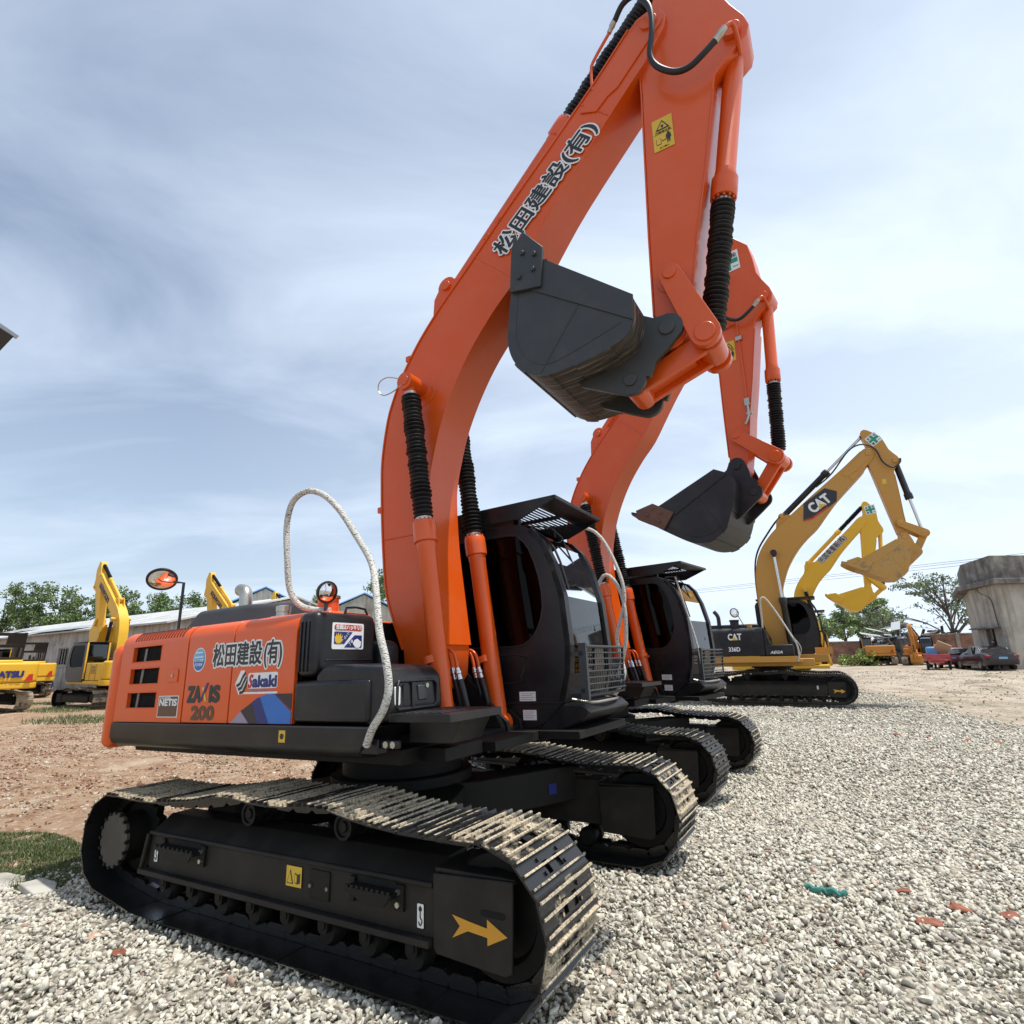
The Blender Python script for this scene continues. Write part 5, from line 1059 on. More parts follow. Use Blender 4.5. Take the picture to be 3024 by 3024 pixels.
m = MB(); m.box(-.04, .84, -1.46, -.7, 1.6, 1.965); tb = m.build('tool_box', BLACK, m3, .04, seg=3)
m = MB()
for x_ in (-1.75, -.9): m.tube([(x_, -1.452, 1.62), (x_, -1.452, 2.40)], .006, 6, 0)
m.build('hood_seam', RUBBER, hd)
Mh = frame((0, -1.453, 0), (1, 0, 0), (0, 0, 1)); text('CAT', .30, WHITE, hd, Mh @ Matrix.Translation((-1.21, 2.16, 0)), offset=.009, width=.44, ext=.004); decal([(-1.09, 2.15), (-1.0, 2.25), (-.87, 2.15)], YEL, hd, Mh, 'lettering', lift=.006)
text('336D', .20, WHITE, hd, Mh @ Matrix.Translation((-1.23, 1.77, 0)), offset=.005, width=.37, ext=.004)
text('AEGA', .13, WHITE, tb, frame((0, -1.463, 0), (1, 0, 0), (0, 0, 1)) @ Matrix.Translation((.10, 1.67, 0)), offset=.003, width=.38, shear=.4, ext=.004)
m = MB(); m.prism([(-2.62, 1.6), (-2.62, 2.0), (-2.2, 1.6)], -1.458, -1.455); m.build('red_flash', REDD, hd, smooth=0)
m = MB(); m.cyl((-1.0, -.9, 2.58), (-1.0, -.9, 2.82), .15, n=18); m.cyl((-1.0, -.9, 2.82), (-1.0, -.9, 2.88), .17, n=18); m.build('air_precleaner', RUBBER, m3, .01)
m = MB(); m.tube([(-1.55, -.8, 2.55), (-1.55, -.8, 3.0), (-1.68, -.8, 3.22)], .07, 12, 4); m.build('exhaust_pipe', RUBBER, m3)
mirror(m3, [(-.6, -1.3, 2.55), (-.8, -1.3, 3.0)], (-.92, -1.35, 3.1), .17, (.6, -.8, .1))
m = MB(); m.box(-2.4, -.2, -.8, .9, 2.5, 2.72); m.build('engine_cover_top', BLACK, m3, .06)
m = MB(); m.cyl((-.5, -1.0, 2.55), (-.5, -1.0, 2.70), .09, n=16); m.build('fuel_cap', CATY, m3)
m = MB(); m.tube([(-.05, -1.25, 2.55), (-.02, -1.3, 3.3), (.02, -1.3, 3.55), (.16, -1.3, 3.55), (.45, -1.3, 3.05), (.80, -1.35, 2.3), (.95, -1.42, 1.95), (.97, -1.43, 1.6), (.92, -1.46, 1.4)], .03, 10, 4); m.tube([(.86, -1.40, 2.2), (1.0, -1.44, 2.0), (1.06, -1.44, 1.8), (.98, -1.44, 1.55)], .012, 6, 4); m.build('rope_wrapped_handrail', ROPE, m3)
body, x, z = cab_right(m3, dict(y0=.45, y1=1.5, s=1.08, dx=.05, dz=.30), BLACK)
m = MB(); m.box(-.3, 1.7, .42, 1.52, 3.62, 3.68); m.box(1.5, 1.95, .5, 1.4, 3.12, 3.17)
for yy in np.linspace(.47, 1.48, 8): m.tube([(1.50, yy, 3.56), (1.72, yy, 3.1), (1.80, yy, 2.3), (1.72, yy, 1.75)], .018, 6, 3)
for zz in (1.8, 2.4, 3.0): m.box(1.70, 1.80, .45, 1.5, zz, zz+.04)
m.build('falling_object_guard', BLACK, body)
m = MB(); m.box(1.45, 2.0, .3, 1.5, 1.62, 1.85); m.tube([(1.9, .32, 1.85), (1.9, .32, 2.25), (1.9, 1.45, 2.25), (1.9, 1.45, 1.85)], .02, 6, 0); m.build('front_platform', CATY, m3, .02)
m = MB(); ft = sim(CF, CT, K3['foot'], K3['tip'])
for dy_ in (0, .08, .16): m.tube([(*ft(q)[:1], -.25+dy_, ft(q)[1]) for q in ((.9, 5.55), (.62, 5.40), (.30, 4.95), (.02, 4.45), (-.08, 3.9), (-.04, 3.0), (.1, 2.2))], .022, 8, 4)
m.build('boom_hose', RUBBER, m3, smooth=60)
fr2 = sim(CT, CB_, K3['tip'], K3['bpin']); m = MB(); m.tube([(2.3, -.3, 7.55), (2.85, -.35, 7.95), (3.5, -.4, 8.7), (3.95, -.42, 8.85), (4.3, -.42, 8.6), (4.45, -.42, 8.1), (4.7, -.42, 7.85), (4.93, -.4, 7.98), (4.98, -.35, 8.15)], .028, 10, 5); m.build('arm_hose', RUBBER, m3, smooth=60)
hook_sign(m3, Matrix.Identity(4), 1.35, -1.49, .52); hook_sign(m3, Matrix.Identity(4), -1.5, -1.49, .52)
# ------------------------------------------------------------------ bright yellow machines
def yellow_machine(loc, yaw, K, label, body=KOMY, detail=0, group='bright yellow excavators parked on the left', scale=1.0, words=None, shoe=None, hood_up=False, front=True, ram_='bellows', cabm=None, uyaw=0.0, boomword=None):
    r = empty('excavator', (loc[0], loc[1], float(hgt(loc[0], loc[1]))-.01), (0, 0, yaw), scale); tag(r, label, 'excavator', group)
    undercarriage(r, dict(g=1.19, w=.30, wb=1.72, shoe=shoe or SHOE2, cover_mat=BLACKM, arrow=0), rotz(uyaw), detail)
    cw = counterweight(r, body, 1.34, -2.75, -2.05, 1.28, 2.10, .09); counterweight(r, body, 1.36, -2.72, -1.9, 1.02, 1.27, .05, 'counterweight_base')
    m = MB(); m.box(-2.0, 1.3, -1.33, 1.33, 1.06, 1.22); m.build('main_frame', body, r, .03)
    m = MB(); m.box(-2.04, -.1, -1.32, -.5, 1.24, 2.02); m.box(-2.04, -.5, .35, 1.32, 1.24, 2.02); hs = m.build('side_doors', body, r, .03)
    m = MB()
    for sy in (-1.324, 1.324):
        for x_ in (-1.5, -.95): m.box(x_, x_+.012, sy-.004, sy+.004, 1.26, 2.0)
        for i in range(6): m.box(-1.42, -1.02, sy-.004, sy+.004, 1.55+i*.06, 1.575+i*.06)
    m.build('door_vent', RUBBER, hs)
    m = MB(); m.box(-2.0, -.1, -.9, .35, 1.9, 2.22); m.build('engine_hood', CHAR if not hood_up else body, r, .05)
    m = MB(); m.box(-.06, 1.0, -1.30, -.5, 1.24, 1.72); m.build('tool_box', body, r, .05)
    for sy in (-.95, .95): m = MB(); m.prism([(sy-.16, 1.33), (sy+.12, 1.33), (sy+.10, 1.62), (sy-.02, 1.60)] if sy > 0 else [(sy-.12, 1.33), (sy+.16, 1.33), (sy+.02, 1.60), (sy-.10, 1.62)], -2.775, -2.735, 'X'); m.build('red_reflector', REDD, cw, smooth=0)
    if words: text(words, .36, NAVY, cw, frame((-2.752, .80, 1.50), (0, -1, 0), (0, 0, 1)) @ Matrix.Translation((-.12, 0, .02)), offset=.018, width=1.60, ext=.02)
    m = MB(); m.cyl((-1.2, -.3, 2.2), (-1.2, -.3, 2.6), .06, n=12); m.build('exhaust_pipe', RUBBER, r)
    body_, x, z = cab_right(r, dict(y0=.40, y1=1.36, s=.95, dx=.0, dz=.05), cabm or BLACK)
    m = MB(); m.box(-.378, -.37, .5, 1.26, 1.95, 2.85); m.build('rear_window', GLASS, body_, smooth=0)
    m = MB()
    for yy in (.43, 1.33): m.box(-.40, -.33, yy-.03, yy+.03, 1.3, 2.96)
    m.build('cab_pillar', body, body_, .01)
    m = MB(); m.box(-.4, 1.2, .38, 1.38, 2.96, 3.01); m.build('cab_roof', BLACK, body_, .02)
    if hood_up:
        m = MB()
        for yy in (-1.05, .29): m.prism([(-1.35, 2.1), (-1.16, 2.12), (-1.36, 3.42), (-1.52, 3.4)], yy, yy+.09)
        for zz in (2.2, 2.75, 3.25): m.prism([(-1.35-.155*(zz-2.1), zz), (-1.27-.155*(zz-2.1), zz), (-1.30-.155*(zz-2.1), zz+.14), (-1.38-.155*(zz-2.1), zz+.14)], -1.0, .33)
        m.prism([(-1.45, 2.78), (-1.42, 2.78), (-1.5, 3.3), (-1.53, 3.3)], -.96, -.35); m.build('raised_cover_frame', BLACK, r, .01)
        m = MB(); m.prism([(-1.1, 2.1), (-.88, 2.12), (-1.10, 3.38), (-1.30, 3.36)], .10, .62); m.build('raised_engine_cover', CHAR, r, .04)
    if front:
        boom, arm, bk, fb, fa, fk, ys = front_end(r, K, body, body, ram_, body, detail=detail)
        if boomword:
            a = Vector(fb((1.72, 5.72))); b_ = Vector(fb((2.6, 6.55))); d = (b_-a).normalized(); text(boomword, .34, INK, boom, frame((b_.x, ys[1]+.004, b_.y), (-d.x, 0, -d.y), (d.y*1, 0, -d.x*1)) @ Matrix.Translation((-.2, .0, 0)), offset=.012, width=1.5, ext=.01)
        return r, boom, arm, fb, fa, ys
    return r
KA = dict(foot=(.05, 1.75), tip=(2.74, 6.56), bpin=(2.20, 3.75), kpin=(2.22, 3.29), lp2=(2.55, 3.66), cylfoot=(.7, 1.25))
yellow_machine((-19.7, 28.0), 2.6, KA, 'bright yellow excavator with bucket folded down over its cab before the long grey shed', detail=1, boomword='KOMATSU', cabm=BLACK, shoe=SHOE)
yellow_machine((-23.8, 25.3), 2.62, KA, 'yellow excavator cut by the left edge with blue lettering across its counterweight', words='KOMATSU', hood_up=True, front=False, shoe=SHOE)
yellow_machine((-31.9, 36.4), 2.6, KA, 'plain yellow excavator half hidden just behind the one with blue lettering', hood_up=True, front=False)
yellow_machine((-36.3, 41.9), 2.6, KA, 'farthest yellow excavator in the gap beside the folded boom machine', front=False)
yellow_machine((-16.2, 32.5), 2.6, KA, 'yellow excavator whose boom top rises over the orange engine cover', boomword='KOMATSU')
KH = dict(KA); yellow_machine((-16.6, 42.9), 2.6, KH, 'yellow excavator with only its boom tip showing beside the orange filler neck')
KR = dict(foot=(.75, 1.85), tip=(3.53, 7.5), bpin=(3.27, 4.5), kpin=(3.39, 4.03), lp2=(3.84, 4.42), cylfoot=(1.35, 1.25))
r, boom, arm, fb, fa, ys = yellow_machine((12.87, 26.3), -.48, KR, 'bright yellow excavator reaching out beyond the ochre one, dark characters along its boom', group='bright yellow excavators', ram_='bellows')
a = Vector(fb((1.28, 5.40))); b_ = Vector(fb((2.45, 6.50))); d = (b_-a).normalized(); kanji('㊥国東重販(株)', .30, boom, frame((a.x, ys[0]-.004, a.y), (d.x, 0, d.y), (-d.y, 0, d.x)), width=1.55, ow=.012)
a = fa((3.25, 7.3)); cross_sign(arm, frame((a[0]+.0, ys[2]+.006, a[1]+.08), (1, 0, .12), (-.12, 0, 1)), 1.2)
KS = dict(foot=(.1, 1.75), tip=(2.9, 3.6), bpin=(2.5, 1.2), kpin=(2.75, .85), lp2=(2.95, 1.25), cylfoot=(.7, 1.25))
def losyaw(x, y): return math.atan2(y, x)
yellow_machine((33.2, 52.5), losyaw(33.2, 52.5)+.15, KS, 'faded orange excavator by the brick wall with its engine house towards the camera', body=OLDY, scale=.82, group='old excavators by the brick wall', front=False)
yellow_machine((36.0, 51.0), losyaw(36, 51)+math.pi-.1, KS, 'faded orange excavator facing the camera with its boom and bucket lowered to the ground', body=OLDY, scale=.82, group='old excavators by the brick wall', cabm=CHAR)

# ------------------------------------------------------------------ buildings
def wall_mat(name, c0, c1, stain, sc=.6):
    m, nt, b = new_mat(name); n = noise(nt, sc, 8, .65); r = ramp(nt, n.outputs[0], [(.32, stain), (.48, c0), (.68, c1)])
    t = nt.nodes.new('ShaderNodeTexCoord'); mp = nt.nodes.new('ShaderNodeMapping'); mp.inputs['Scale'].default_value = (2.2, 2.2, .22); nt.links.new(t.outputs['Object'], mp.inputs[0])
    n2 = nt.nodes.new('ShaderNodeTexNoise'); n2.inputs['Scale'].default_value = 1.5; n2.inputs['Detail'].default_value = 6; nt.links.new(mp.outputs[0], n2.inputs['Vector'])
    k = ramp(nt, n2.outputs[0], [(.35, (.62, .58, .53)), (.55, (1, 1, 1))]); x = nt.nodes.new('ShaderNodeMixRGB'); x.blend_type = 'MULTIPLY'; x.inputs[0].default_value = .8
    nt.links.new(r.outputs[0], x.inputs[1]); nt.links.new(k.outputs[0], x.inputs[2]); nt.links.new(x.outputs[0], b.inputs['Base Color']); b.inputs['Roughness'].default_value = .9; bump(nt, b, n.outputs[0], .4, .05); return m
CONCRETE = wall_mat('weathered_concrete', (.38, .35, .30), (.48, .45, .39), (.24, .22, .19)); DARKC = wall_mat('sooty_concrete', (.14, .13, .12), (.26, .245, .22), (.07, .065, .06), 1.2)
PLASTER = wall_mat('pale_plaster', (.42, .40, .35), (.52, .50, .44), (.26, .25, .22)); GREYW = wall_mat('grey_render', (.36, .355, .335), (.46, .45, .43), (.20, .195, .185), .9)
def brick():
    m, nt, b = new_mat('red_brick'); t = nt.nodes.new('ShaderNodeTexCoord'); mp = nt.nodes.new('ShaderNodeMapping'); mp.inputs['Rotation'].default_value = (R(90), 0, 0); nt.links.new(t.outputs['Object'], mp.inputs[0])
    k = nt.nodes.new('ShaderNodeTexBrick'); k.inputs['Scale'].default_value = 1.0; k.inputs['Brick Width'].default_value = .25; k.inputs['Row Height'].default_value = .075; k.inputs['Mortar Size'].default_value = .012
    k.inputs['Color1'].default_value = (.23, .075, .045, 1); k.inputs['Color2'].default_value = (.33, .13, .08, 1); k.inputs['Mortar'].default_value = (.30, .26, .22, 1); nt.links.new(mp.outputs[0], k.inputs['Vector'])
    n = noise(nt, 1.3, 6); r = ramp(nt, n.outputs[0], [(.35, (.5, .5, .5)), (.65, (1.15, 1.1, 1.05))]); x = nt.nodes.new('ShaderNodeMixRGB'); x.blend_type = 'MULTIPLY'; x.inputs[0].default_value = 1; nt.links.new(k.outputs[0], x.inputs[1]); nt.links.new(r.outputs[0], x.inputs[2]); nt.links.new(x.outputs[0], b.inputs['Base Color']); b.inputs['Roughness'].default_value = .9; return m
BRICK = brick()
def roof_mat():
    m, nt, b = new_mat('corrugated_grey_roof'); t = nt.nodes.new('ShaderNodeTexCoord'); wv = nt.nodes.new('ShaderNodeTexWave'); wv.inputs['Scale'].default_value = 2.2; wv.bands_direction = 'X'; nt.links.new(t.outputs['Object'], wv.inputs['Vector'])
    n = noise(nt, .5, 8, .7); r = ramp(nt, n.outputs[0], [(.35, (.34, .35, .35)), (.5, (.47, .48, .48)), (.66, (.62, .63, .62))]); nt.links.new(r.outputs[0], b.inputs['Base Color']); b.inputs['Roughness'].default_value = .8; bump(nt, b, wv.outputs[0], .6, .08); return m
ROOF = roof_mat(); BLUER = plain('blue_metal_roof', (.20, .40, .72), .45, .1); SHEET = plain('galvanised_sheet', (.55, .56, .56), .35, .6)
def building(loc, dirx, Ln, D, ze, zr, label, wmat, rmat, windows=True, cat='shed', name='shed', gable=True):
    """ridge along local X, front (towards camera) is local -Y"""
    a = math.atan2(dirx[1], dirx[0]); r = empty(name, (loc[0], loc[1], 0), (0, 0, a)); tag(r, label, cat)
    m = MB(); h = D/2
    if windows:
        n = int(Ln/4.6); wx = []
        for i in range(n): x0 = -Ln/2+(i+.5)*Ln/n; wx.append((x0-1.0, x0+1.0))
        zw0, zw1 = ze*.42, ze*.72; m.box(-Ln/2, Ln/2, -h, -h+.3, 0, zw0); m.box(-Ln/2, Ln/2, -h, -h+.3, zw1, ze); x = -Ln/2
        for (p, q) in wx: m.box(x, p, -h, -h+.3, zw0, zw1); x = q
        m.box(x, Ln/2, -h, -h+.3, zw0, zw1)
    else: m.box(-Ln/2, Ln/2, -h, -h+.3, 0, ze)
    m.box(-Ln/2, Ln/2, h-.3, h, 0, ze)
    for x in (-Ln/2, Ln/2-.3): m.prism([(-h+.3, 0), (h-.3, 0), (h-.3, ze), (0, zr-.1), (-h+.3, ze)], x, x+.3, 'X')
    wl = m.build('wall', wmat, r, smooth=0)
    m = MB(); o = .5
    m.prism([(-h-o, ze-.16), (-h-o, ze-.04), (0, zr+.12), (h+o, ze-.04), (h+o, ze-.16), (0, zr)], -Ln/2-.4, Ln/2+.4, 'X'); rf = m.build('roof', rmat, r, smooth=0)
    if windows:
        for (p, q) in wx:
            f = MB(); f.box(p, q, -h+.10, -h+.16, zw0, zw0+.08); f.box(p, q, -h+.10, -h+.16, zw1-.08, zw1)
            for k in range(5): xx = p+(q-p-.06)*k/4; f.box(xx, xx+.06, -h+.10, -h+.16, zw0+.08, zw1-.08)
            w_ = f.build('window', GREYW, r, smooth=0); g = MB(); g.box(p, q, -h+.18, -h+.19, zw0, zw1); g.build('pane', GLASSD, w_, smooth=0)
            g = MB(); g.box(p-.1, q+.1, -h-.06, -h-.002, zw0-.12, zw0-.02); g.build('window_sill', GREYW, w_, smooth=0)
    return r, rf
sh, rf = building((-39.5-.54*0, 58.5), (.84, -.54), 52, 18, 4.6, 6.8, 'long low grey shed with a pale corrugated roof and dark windows behind the yellow excavators', GREYW, ROOF)
m = MB(); m.prism([(-9.7, 4.64), (-8.0, 5.06), (-8.0, 5.10), (-9.7, 4.68)], 2, 12, 'X'); m.build('patched_sheet', SHEET, rf, smooth=0); m = MB(); m.prism([(-6, 5.56), (-4.5, 5.93), (-4.5, 5.98), (-6, 5.6)], -16, -11, 'X'); m.build('patched_sheet', SHEET, rf, smooth=0)
building((-30.8, 68.5), (-.42, .91), 20, 9.5, 7.1, 9.6, 'left pale gabled building with a blue roof, seen above the orange engine cover', PLASTER, BLUER, False, 'building', 'gabled_building')
building((-20.6, 70.0), (-.42, .91), 20, 9.5, 6.6, 8.9, 'right pale gabled building with a blue roof, nearer the big orange boom', PLASTER, BLUER, False, 'building', 'gabled_building')

# concrete tower block on the right, cornice and parapet darker
t = empty('concrete_building', (31.45, 36.3, .3)); tag(t, 'stained concrete building with a dark projecting cornice on the right edge', 'building')
fp = [(0, 0), (1.35, 3.9), (5, 9), (10, 9), (10, .8)]
m = MB(); hole = (1.2, 2.1)
def wallseg(mb, p, q, z0, z1, th=.25):
    d = Vector((q[0]-p[0], q[1]-p[1])).normalized(); n_ = Vector((-d.y, d.x))*-th if False else Vector((d.y, -d.x))*-th
    mb.prism([(p[0], p[1]), (q[0], q[1]), (q[0]+n_.x, q[1]+n_.y), (p[0]+n_.x, p[1]+n_.y)], z0, z1, 'Z')
A_, B_ = Vector(fp[0]), Vector(fp[1]); e1 = A_.lerp(B_, .40); e2 = A_.lerp(B_, .70)
wallseg(m, fp[1], tuple(e2), 0, 5.6); wallseg(m, tuple(e2), tuple(e1), 2.75, 5.6); wallseg(m, tuple(e1), fp[0], 0, 5.6); wallseg(m, fp[0], fp[4], 0, 5.6); wallseg(m, fp[2], fp[1], 0, 5.6); wallseg(m, fp[3], fp[2], 0, 5.6)
m.build('wall', CONCRETE, t, smooth=0)
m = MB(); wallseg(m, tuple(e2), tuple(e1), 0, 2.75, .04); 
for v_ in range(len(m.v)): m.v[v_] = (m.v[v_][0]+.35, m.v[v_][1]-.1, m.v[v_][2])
m.build('doorway_shade', INK, t, smooth=0)  # black sheet stands in for the shade inside the door opening
m = MB(); wallseg(m, (1.35, 3.9), (.2, .6), 2.75, 2.85, -.5); m.build('door_canopy', DARKC, t, smooth=0)
cx_ = [(-.5, -.55), (.75, 4.15), (4.6, 9.7), (10.6, 9.7), (10.6, -.1)]; m = MB(); m.prism(cx_, 5.5, 5.85, 'Z'); m.build('cornice', DARKC, t, .04)
px_ = [(-.12, -.15), (1.2, 3.97), (4.95, 9.1), (10.1, 9.1), (10.1, .6)]; m = MB(); m.prism(px_, 5.85, 7.4, 'Z'); m.build('parapet', DARKC, t, .03)
m = MB(); m.tube([(.4, 2.0, 6.0), (.45, 2.0, 5.2), (.28, 1.0, 4.7), (.22, .8, 3.6), (.18, .7, 2.9)], .022, 6, 3); m.build('cable', RUBBER, t)

# brick walls
def wall(x0, y0, x1, y1, z1, mat, label, cap, name='brick_wall'):
    r = empty(name, (x0, y0, 0), (0, 0, math.atan2(y1-y0, x1-x0))); tag(r, label, 'wall'); Ln = math.hypot(x1-x0, y1-y0)
    m = MB(); m.box(0, Ln, 0, .26, 0, z1); m.build('wall', mat, r, smooth=0)
    m = MB(); m.box(-.03, Ln+.03, -.05, .31, z1, z1+.10); m.build('coping', cap, r, smooth=0); return r
wall(14, 63.5, 38.6, 60.2, 2.66, BRICK, 'long low brick wall beneath the green trees right of the ochre excavator', CONCRETE)
wall(37.4, 53.4, 38.6, 60, 2.75, DARKC, 'short stained concrete wall running back behind the faded excavators', DARKC, 'concrete_wall')
w_ = wall(38.2, 53.0, 45.0, 50.0, 3.05, BRICK, 'red brick wall with concrete posts behind the parked cars', CONCRETE)
for i in range(4): m = MB(); m.box(.1+i*2.2, .4+i*2.2, -.06, -.003, 0, 3.04); m.build('wall_post', CONCRETE, w_, smooth=0)
# scrap metal heap beyond the wall
s_ = empty('scrap_heap', (39.5, 57.5, .4)); tag(s_, 'heap of bent grey roofing sheets and dark scrap above the wall', 'scrap heap')
m = MB()
for i in range(26):
    M_ = Matrix.Translation((random.uniform(-3.5, 3.5), random.uniform(-1, 1), random.uniform(1.6, 3.2)+.6*math.cos(i))) @ Matrix.Rotation(random.uniform(-.5, .5), 4, 'X') @ Matrix.Rotation(random.uniform(-.45, .45), 4, 'Y') @ Matrix.Rotation(random.uniform(-1, 1), 4, 'Z'); m.box(-1.1, 1.1, -.4, .4, -.02, .02, M_)
m.build('roofing_sheets', SHEET, s_, smooth=0)
m = MB()
for i in range(70):
    M_ = Matrix.Translation((random.uniform(-4, 5), random.uniform(-1.5, 1.5), random.uniform(0, 3.0)+.5*math.sin(i))) @ Matrix.Rotation(random.uniform(0, 3), 4, 'X') @ Matrix.Rotation(random.uniform(0, 3), 4, 'Y'); m.box(-.8, .8, -.08, .08, -.1, .1, M_)
m.build('scrap_bars', STEELDK, s_, smooth=0)

# ------------------------------------------------------------------ trees
def leaf_mat(name, c):
    m, nt, b = new_mat(name); a = nt.nodes.new('ShaderNodeAttribute'); a.attribute_name = 'tint'; r = ramp(nt, a.outputs['Fac'], [(0, tuple(v*.55 for v in c)), (.5, c), (1, tuple(min(1, v*1.7) for v in c))]); nt.links.new(r.outputs[0], b.inputs['Base Color']); b.inputs['Roughness'].default_value = .6
    b.inputs['Transmission Weight'].default_value = 0.0; b.inputs['Subsurface Weight'].default_value = 0.0; return m
BARK = plain('bark', (.10, .085, .07), .9); LEAF = leaf_mat('broad_leaves', (.13, .19, .065)); LEAF2 = leaf_mat('light_leaves', (.24, .32, .14)); LEAF3 = leaf_mat('sparse_leaves', (.15, .20, .11)); SHRUB = leaf_mat('yellow_green_leaves', (.19, .24, .05)); GRASSM = leaf_mat('grass_blades', (.10, .125, .042))
def leaves(name, centers, rad, n, size, mat, parent, flat=.7):
    centers = np.array(centers); k = rng.integers(0, len(centers), n); d = rng.standard_normal((n, 3)); d /= np.linalg.norm(d, axis=1)[:, None]; rr = rad[k]*rng.random(n)**.45
    P = centers[k]+d*rr[:, None]*np.array([1, 1, flat]); s = size*rng.uniform(.6, 1.4, n)
    a = rng.standard_normal((n, 3)); a /= np.linalg.norm(a, axis=1)[:, None]; b = np.cross(a, rng.standard_normal((n, 3))); b /= np.linalg.norm(b, axis=1)[:, None]
    V = np.stack([P-a*s[:, None], P+b*s[:, None]*.55, P+a*s[:, None], P-b*s[:, None]*.55], 1).astype(np.float32)
    me = bpy.data.meshes.new(name); me.vertices.add(4*n); me.vertices.foreach_set('co', V.ravel()); me.loops.add(4*n); me.loops.foreach_set('vertex_index', np.arange(4*n, dtype=np.int32)); me.polygons.add(n); me.polygons.foreach_set('loop_start', np.arange(0, 4*n, 4, dtype=np.int32)); me.update(calc_edges=True)
    at = me.attributes.new('tint', 'FLOAT', 'FACE'); tint = np.clip(.5+.25*rng.standard_normal(n)+.2*(k % 3-1), 0, 1); at.data.foreach_set('value', tint.astype(np.float32)); me.materials.append(mat)
    o = bpy.data.objects.new(name, me); COL.objects.link(o); o.parent = parent; return o
def tree(x, y, h, w_, label, n=2600, leaf=.20, mat=LEAF, group=None, sparse=False, trunk=.18, name='tree'):
    z = float(hgt(x, y)); r = empty(name, (x, y, z-.05)); tag(r, label, 'tree', group)
    m = MB(); tips = []; m.tube([(0, 0, 0), (.1, 0, h*.3), (0, .1, h*.6), (.05, 0, h*.92)], lambda t: trunk*(1-.85*t), 8, 3)
    nb = 16 if sparse else 13
    for i in range(nb):
        a = 2*math.pi*i/nb*2.4+random.random(); z0 = h*(.22 if sparse else .25)+h*.5*random.random(); Ls = w_*(.55+.5*random.random())*(1.0 if sparse else (1.15-z0/h*.7)); up = h*(.25 if sparse else .18)*random.uniform(.6, 1.2)
        e = (math.cos(a)*Ls, math.sin(a)*Ls, min(z0+up+.25*Ls, h*.98)); mid = (e[0]*.5, e[1]*.5, z0+(e[2]-z0)*.65); m.tube([(0, 0, z0), mid, e], lambda t: trunk*.38*(1-.8*t)+.01, 6, 3); tips += [mid, e]
        for j in range(2 if not sparse else 4):
            q = Vector(e)+Vector((random.uniform(-1, 1), random.uniform(-1, 1), random.uniform(-.2, .9)))*w_*.32; m.tube([mid, ((mid[0]+q.x)/2, (mid[1]+q.y)/2, (mid[2]+q.z)/2+.1), q], lambda t: trunk*.15*(1-.8*t)+.008, 5, 2); tips.append(tuple(q))
    m.build('trunk', BARK, r); tips.append((0, 0, h*.95)); tips = np.array(tips)
    if sparse: tips = tips[tips[:, 2] > h*.3]
    leaves('crown', tips, np.full(len(tips), w_*(.20 if sparse else .34))*rng.uniform(.6, 1.2, len(tips)), n, leaf, mat, r, .5 if sparse else .85); return r
lx = [(-76, 83, 13.9), (-71.5, 82, 14.6), (-67.5, 83, 13.6), (-64.5, 81, 13.9), (-61.2, 84, 13.2), (-57.5, 82, 13.4), (-54, 83, 13.0), (-50.8, 82, 12.0), (-47, 85, 11.9), (-43.4, 84, 11.0), (-80, 79, 12.9)]
ns = ['first', 'second', 'third', 'fourth', 'fifth', 'sixth', 'seventh', 'eighth', 'ninth', 'tenth']
for i, (x_, y_, h_) in enumerate(sorted(lx)):
    tree(x_, y_, h_*random.uniform(.92, 1.0), 3.0, 'dense green tree of the row behind the long shed, number %d from the left' % (i+1) if False else ('dense green tree %s from the left in the row behind the long shed' % (ns[i] if i < 10 else 'last')), n=3400, leaf=.19, group='row of green trees behind the shed')
tree(-37.5, 84, 10.3, 2.0, 'small green treetop between the mirror post and the grey roof end', n=1600, group='row of green trees behind the shed'); tree(-29.6, 84, 12.0, 2.2, 'small green treetop showing between the two blue roofed gables', n=1500, group='row of green trees behind the shed')
tree(-20.0, 84, 15.6, 2.8, 'tall green tree just left of the big orange boom', n=3200, group='row of green trees behind the shed')
for i, (x_, y_, h_, lb) in enumerate(((41.5, 76, 6.3, 'low bushy light green tree beside the ochre excavator cab'), (43.6, 75, 7.6, 'light green tree in the left half of the clump above the brick wall'), (46.2, 76, 7.4, 'light green tree in the middle of the clump above the brick wall'), (48.3, 75, 8.1, 'tallest light green tree of the clump above the brick wall'), (50.4, 77, 6.6, 'rightmost light green tree of the clump above the brick wall'))):
    tree(x_, y_, h_, 2.0, lb, n=3000, leaf=.16, mat=LEAF2, group='light green trees above the brick wall')
tree(49.0, 63.5, 9.3, 4.9, 'wide sparse tree with visible dark branches beside the concrete building', n=3600, leaf=.15, mat=LEAF3, sparse=True, trunk=.26); tree(43.2, 66, 6.0, 2.6, 'thin nearly bare tree behind the scrap heap', n=500, leaf=.12, mat=LEAF3, sparse=True, trunk=.12)
tree(24, 95, 9.5, 3.0, 'distant green tree over the roofline of the second orange excavator', n=1500, mat=LEAF2); tree(18, 96, 7.0, 3.0, 'distant low green tree left of the ochre boom', n=1500, mat=LEAF2)
sb = empty('shrub', (31.0, 51.5, float(hgt(31, 51.5)))); tag(sb, 'yellow green flowering shrub at the foot of the brick wall', 'shrub')
m = MB(); [m.tube([(0, 0, 0), (random.uniform(-1.5, 1.5), random.uniform(-.6, .6), random.uniform(.5, 1.5))], .02, 5, 0) for i in range(14)]; m.build('stem', BARK, sb); cc = np.array([(random.uniform(-1.9, 1.9), random.uniform(-.7, .7), random.uniform(.2, 1.2)) for i in range(24)]); leaves('foliage', cc, np.full(24, .5), 2600, .10, SHRUB, sb)
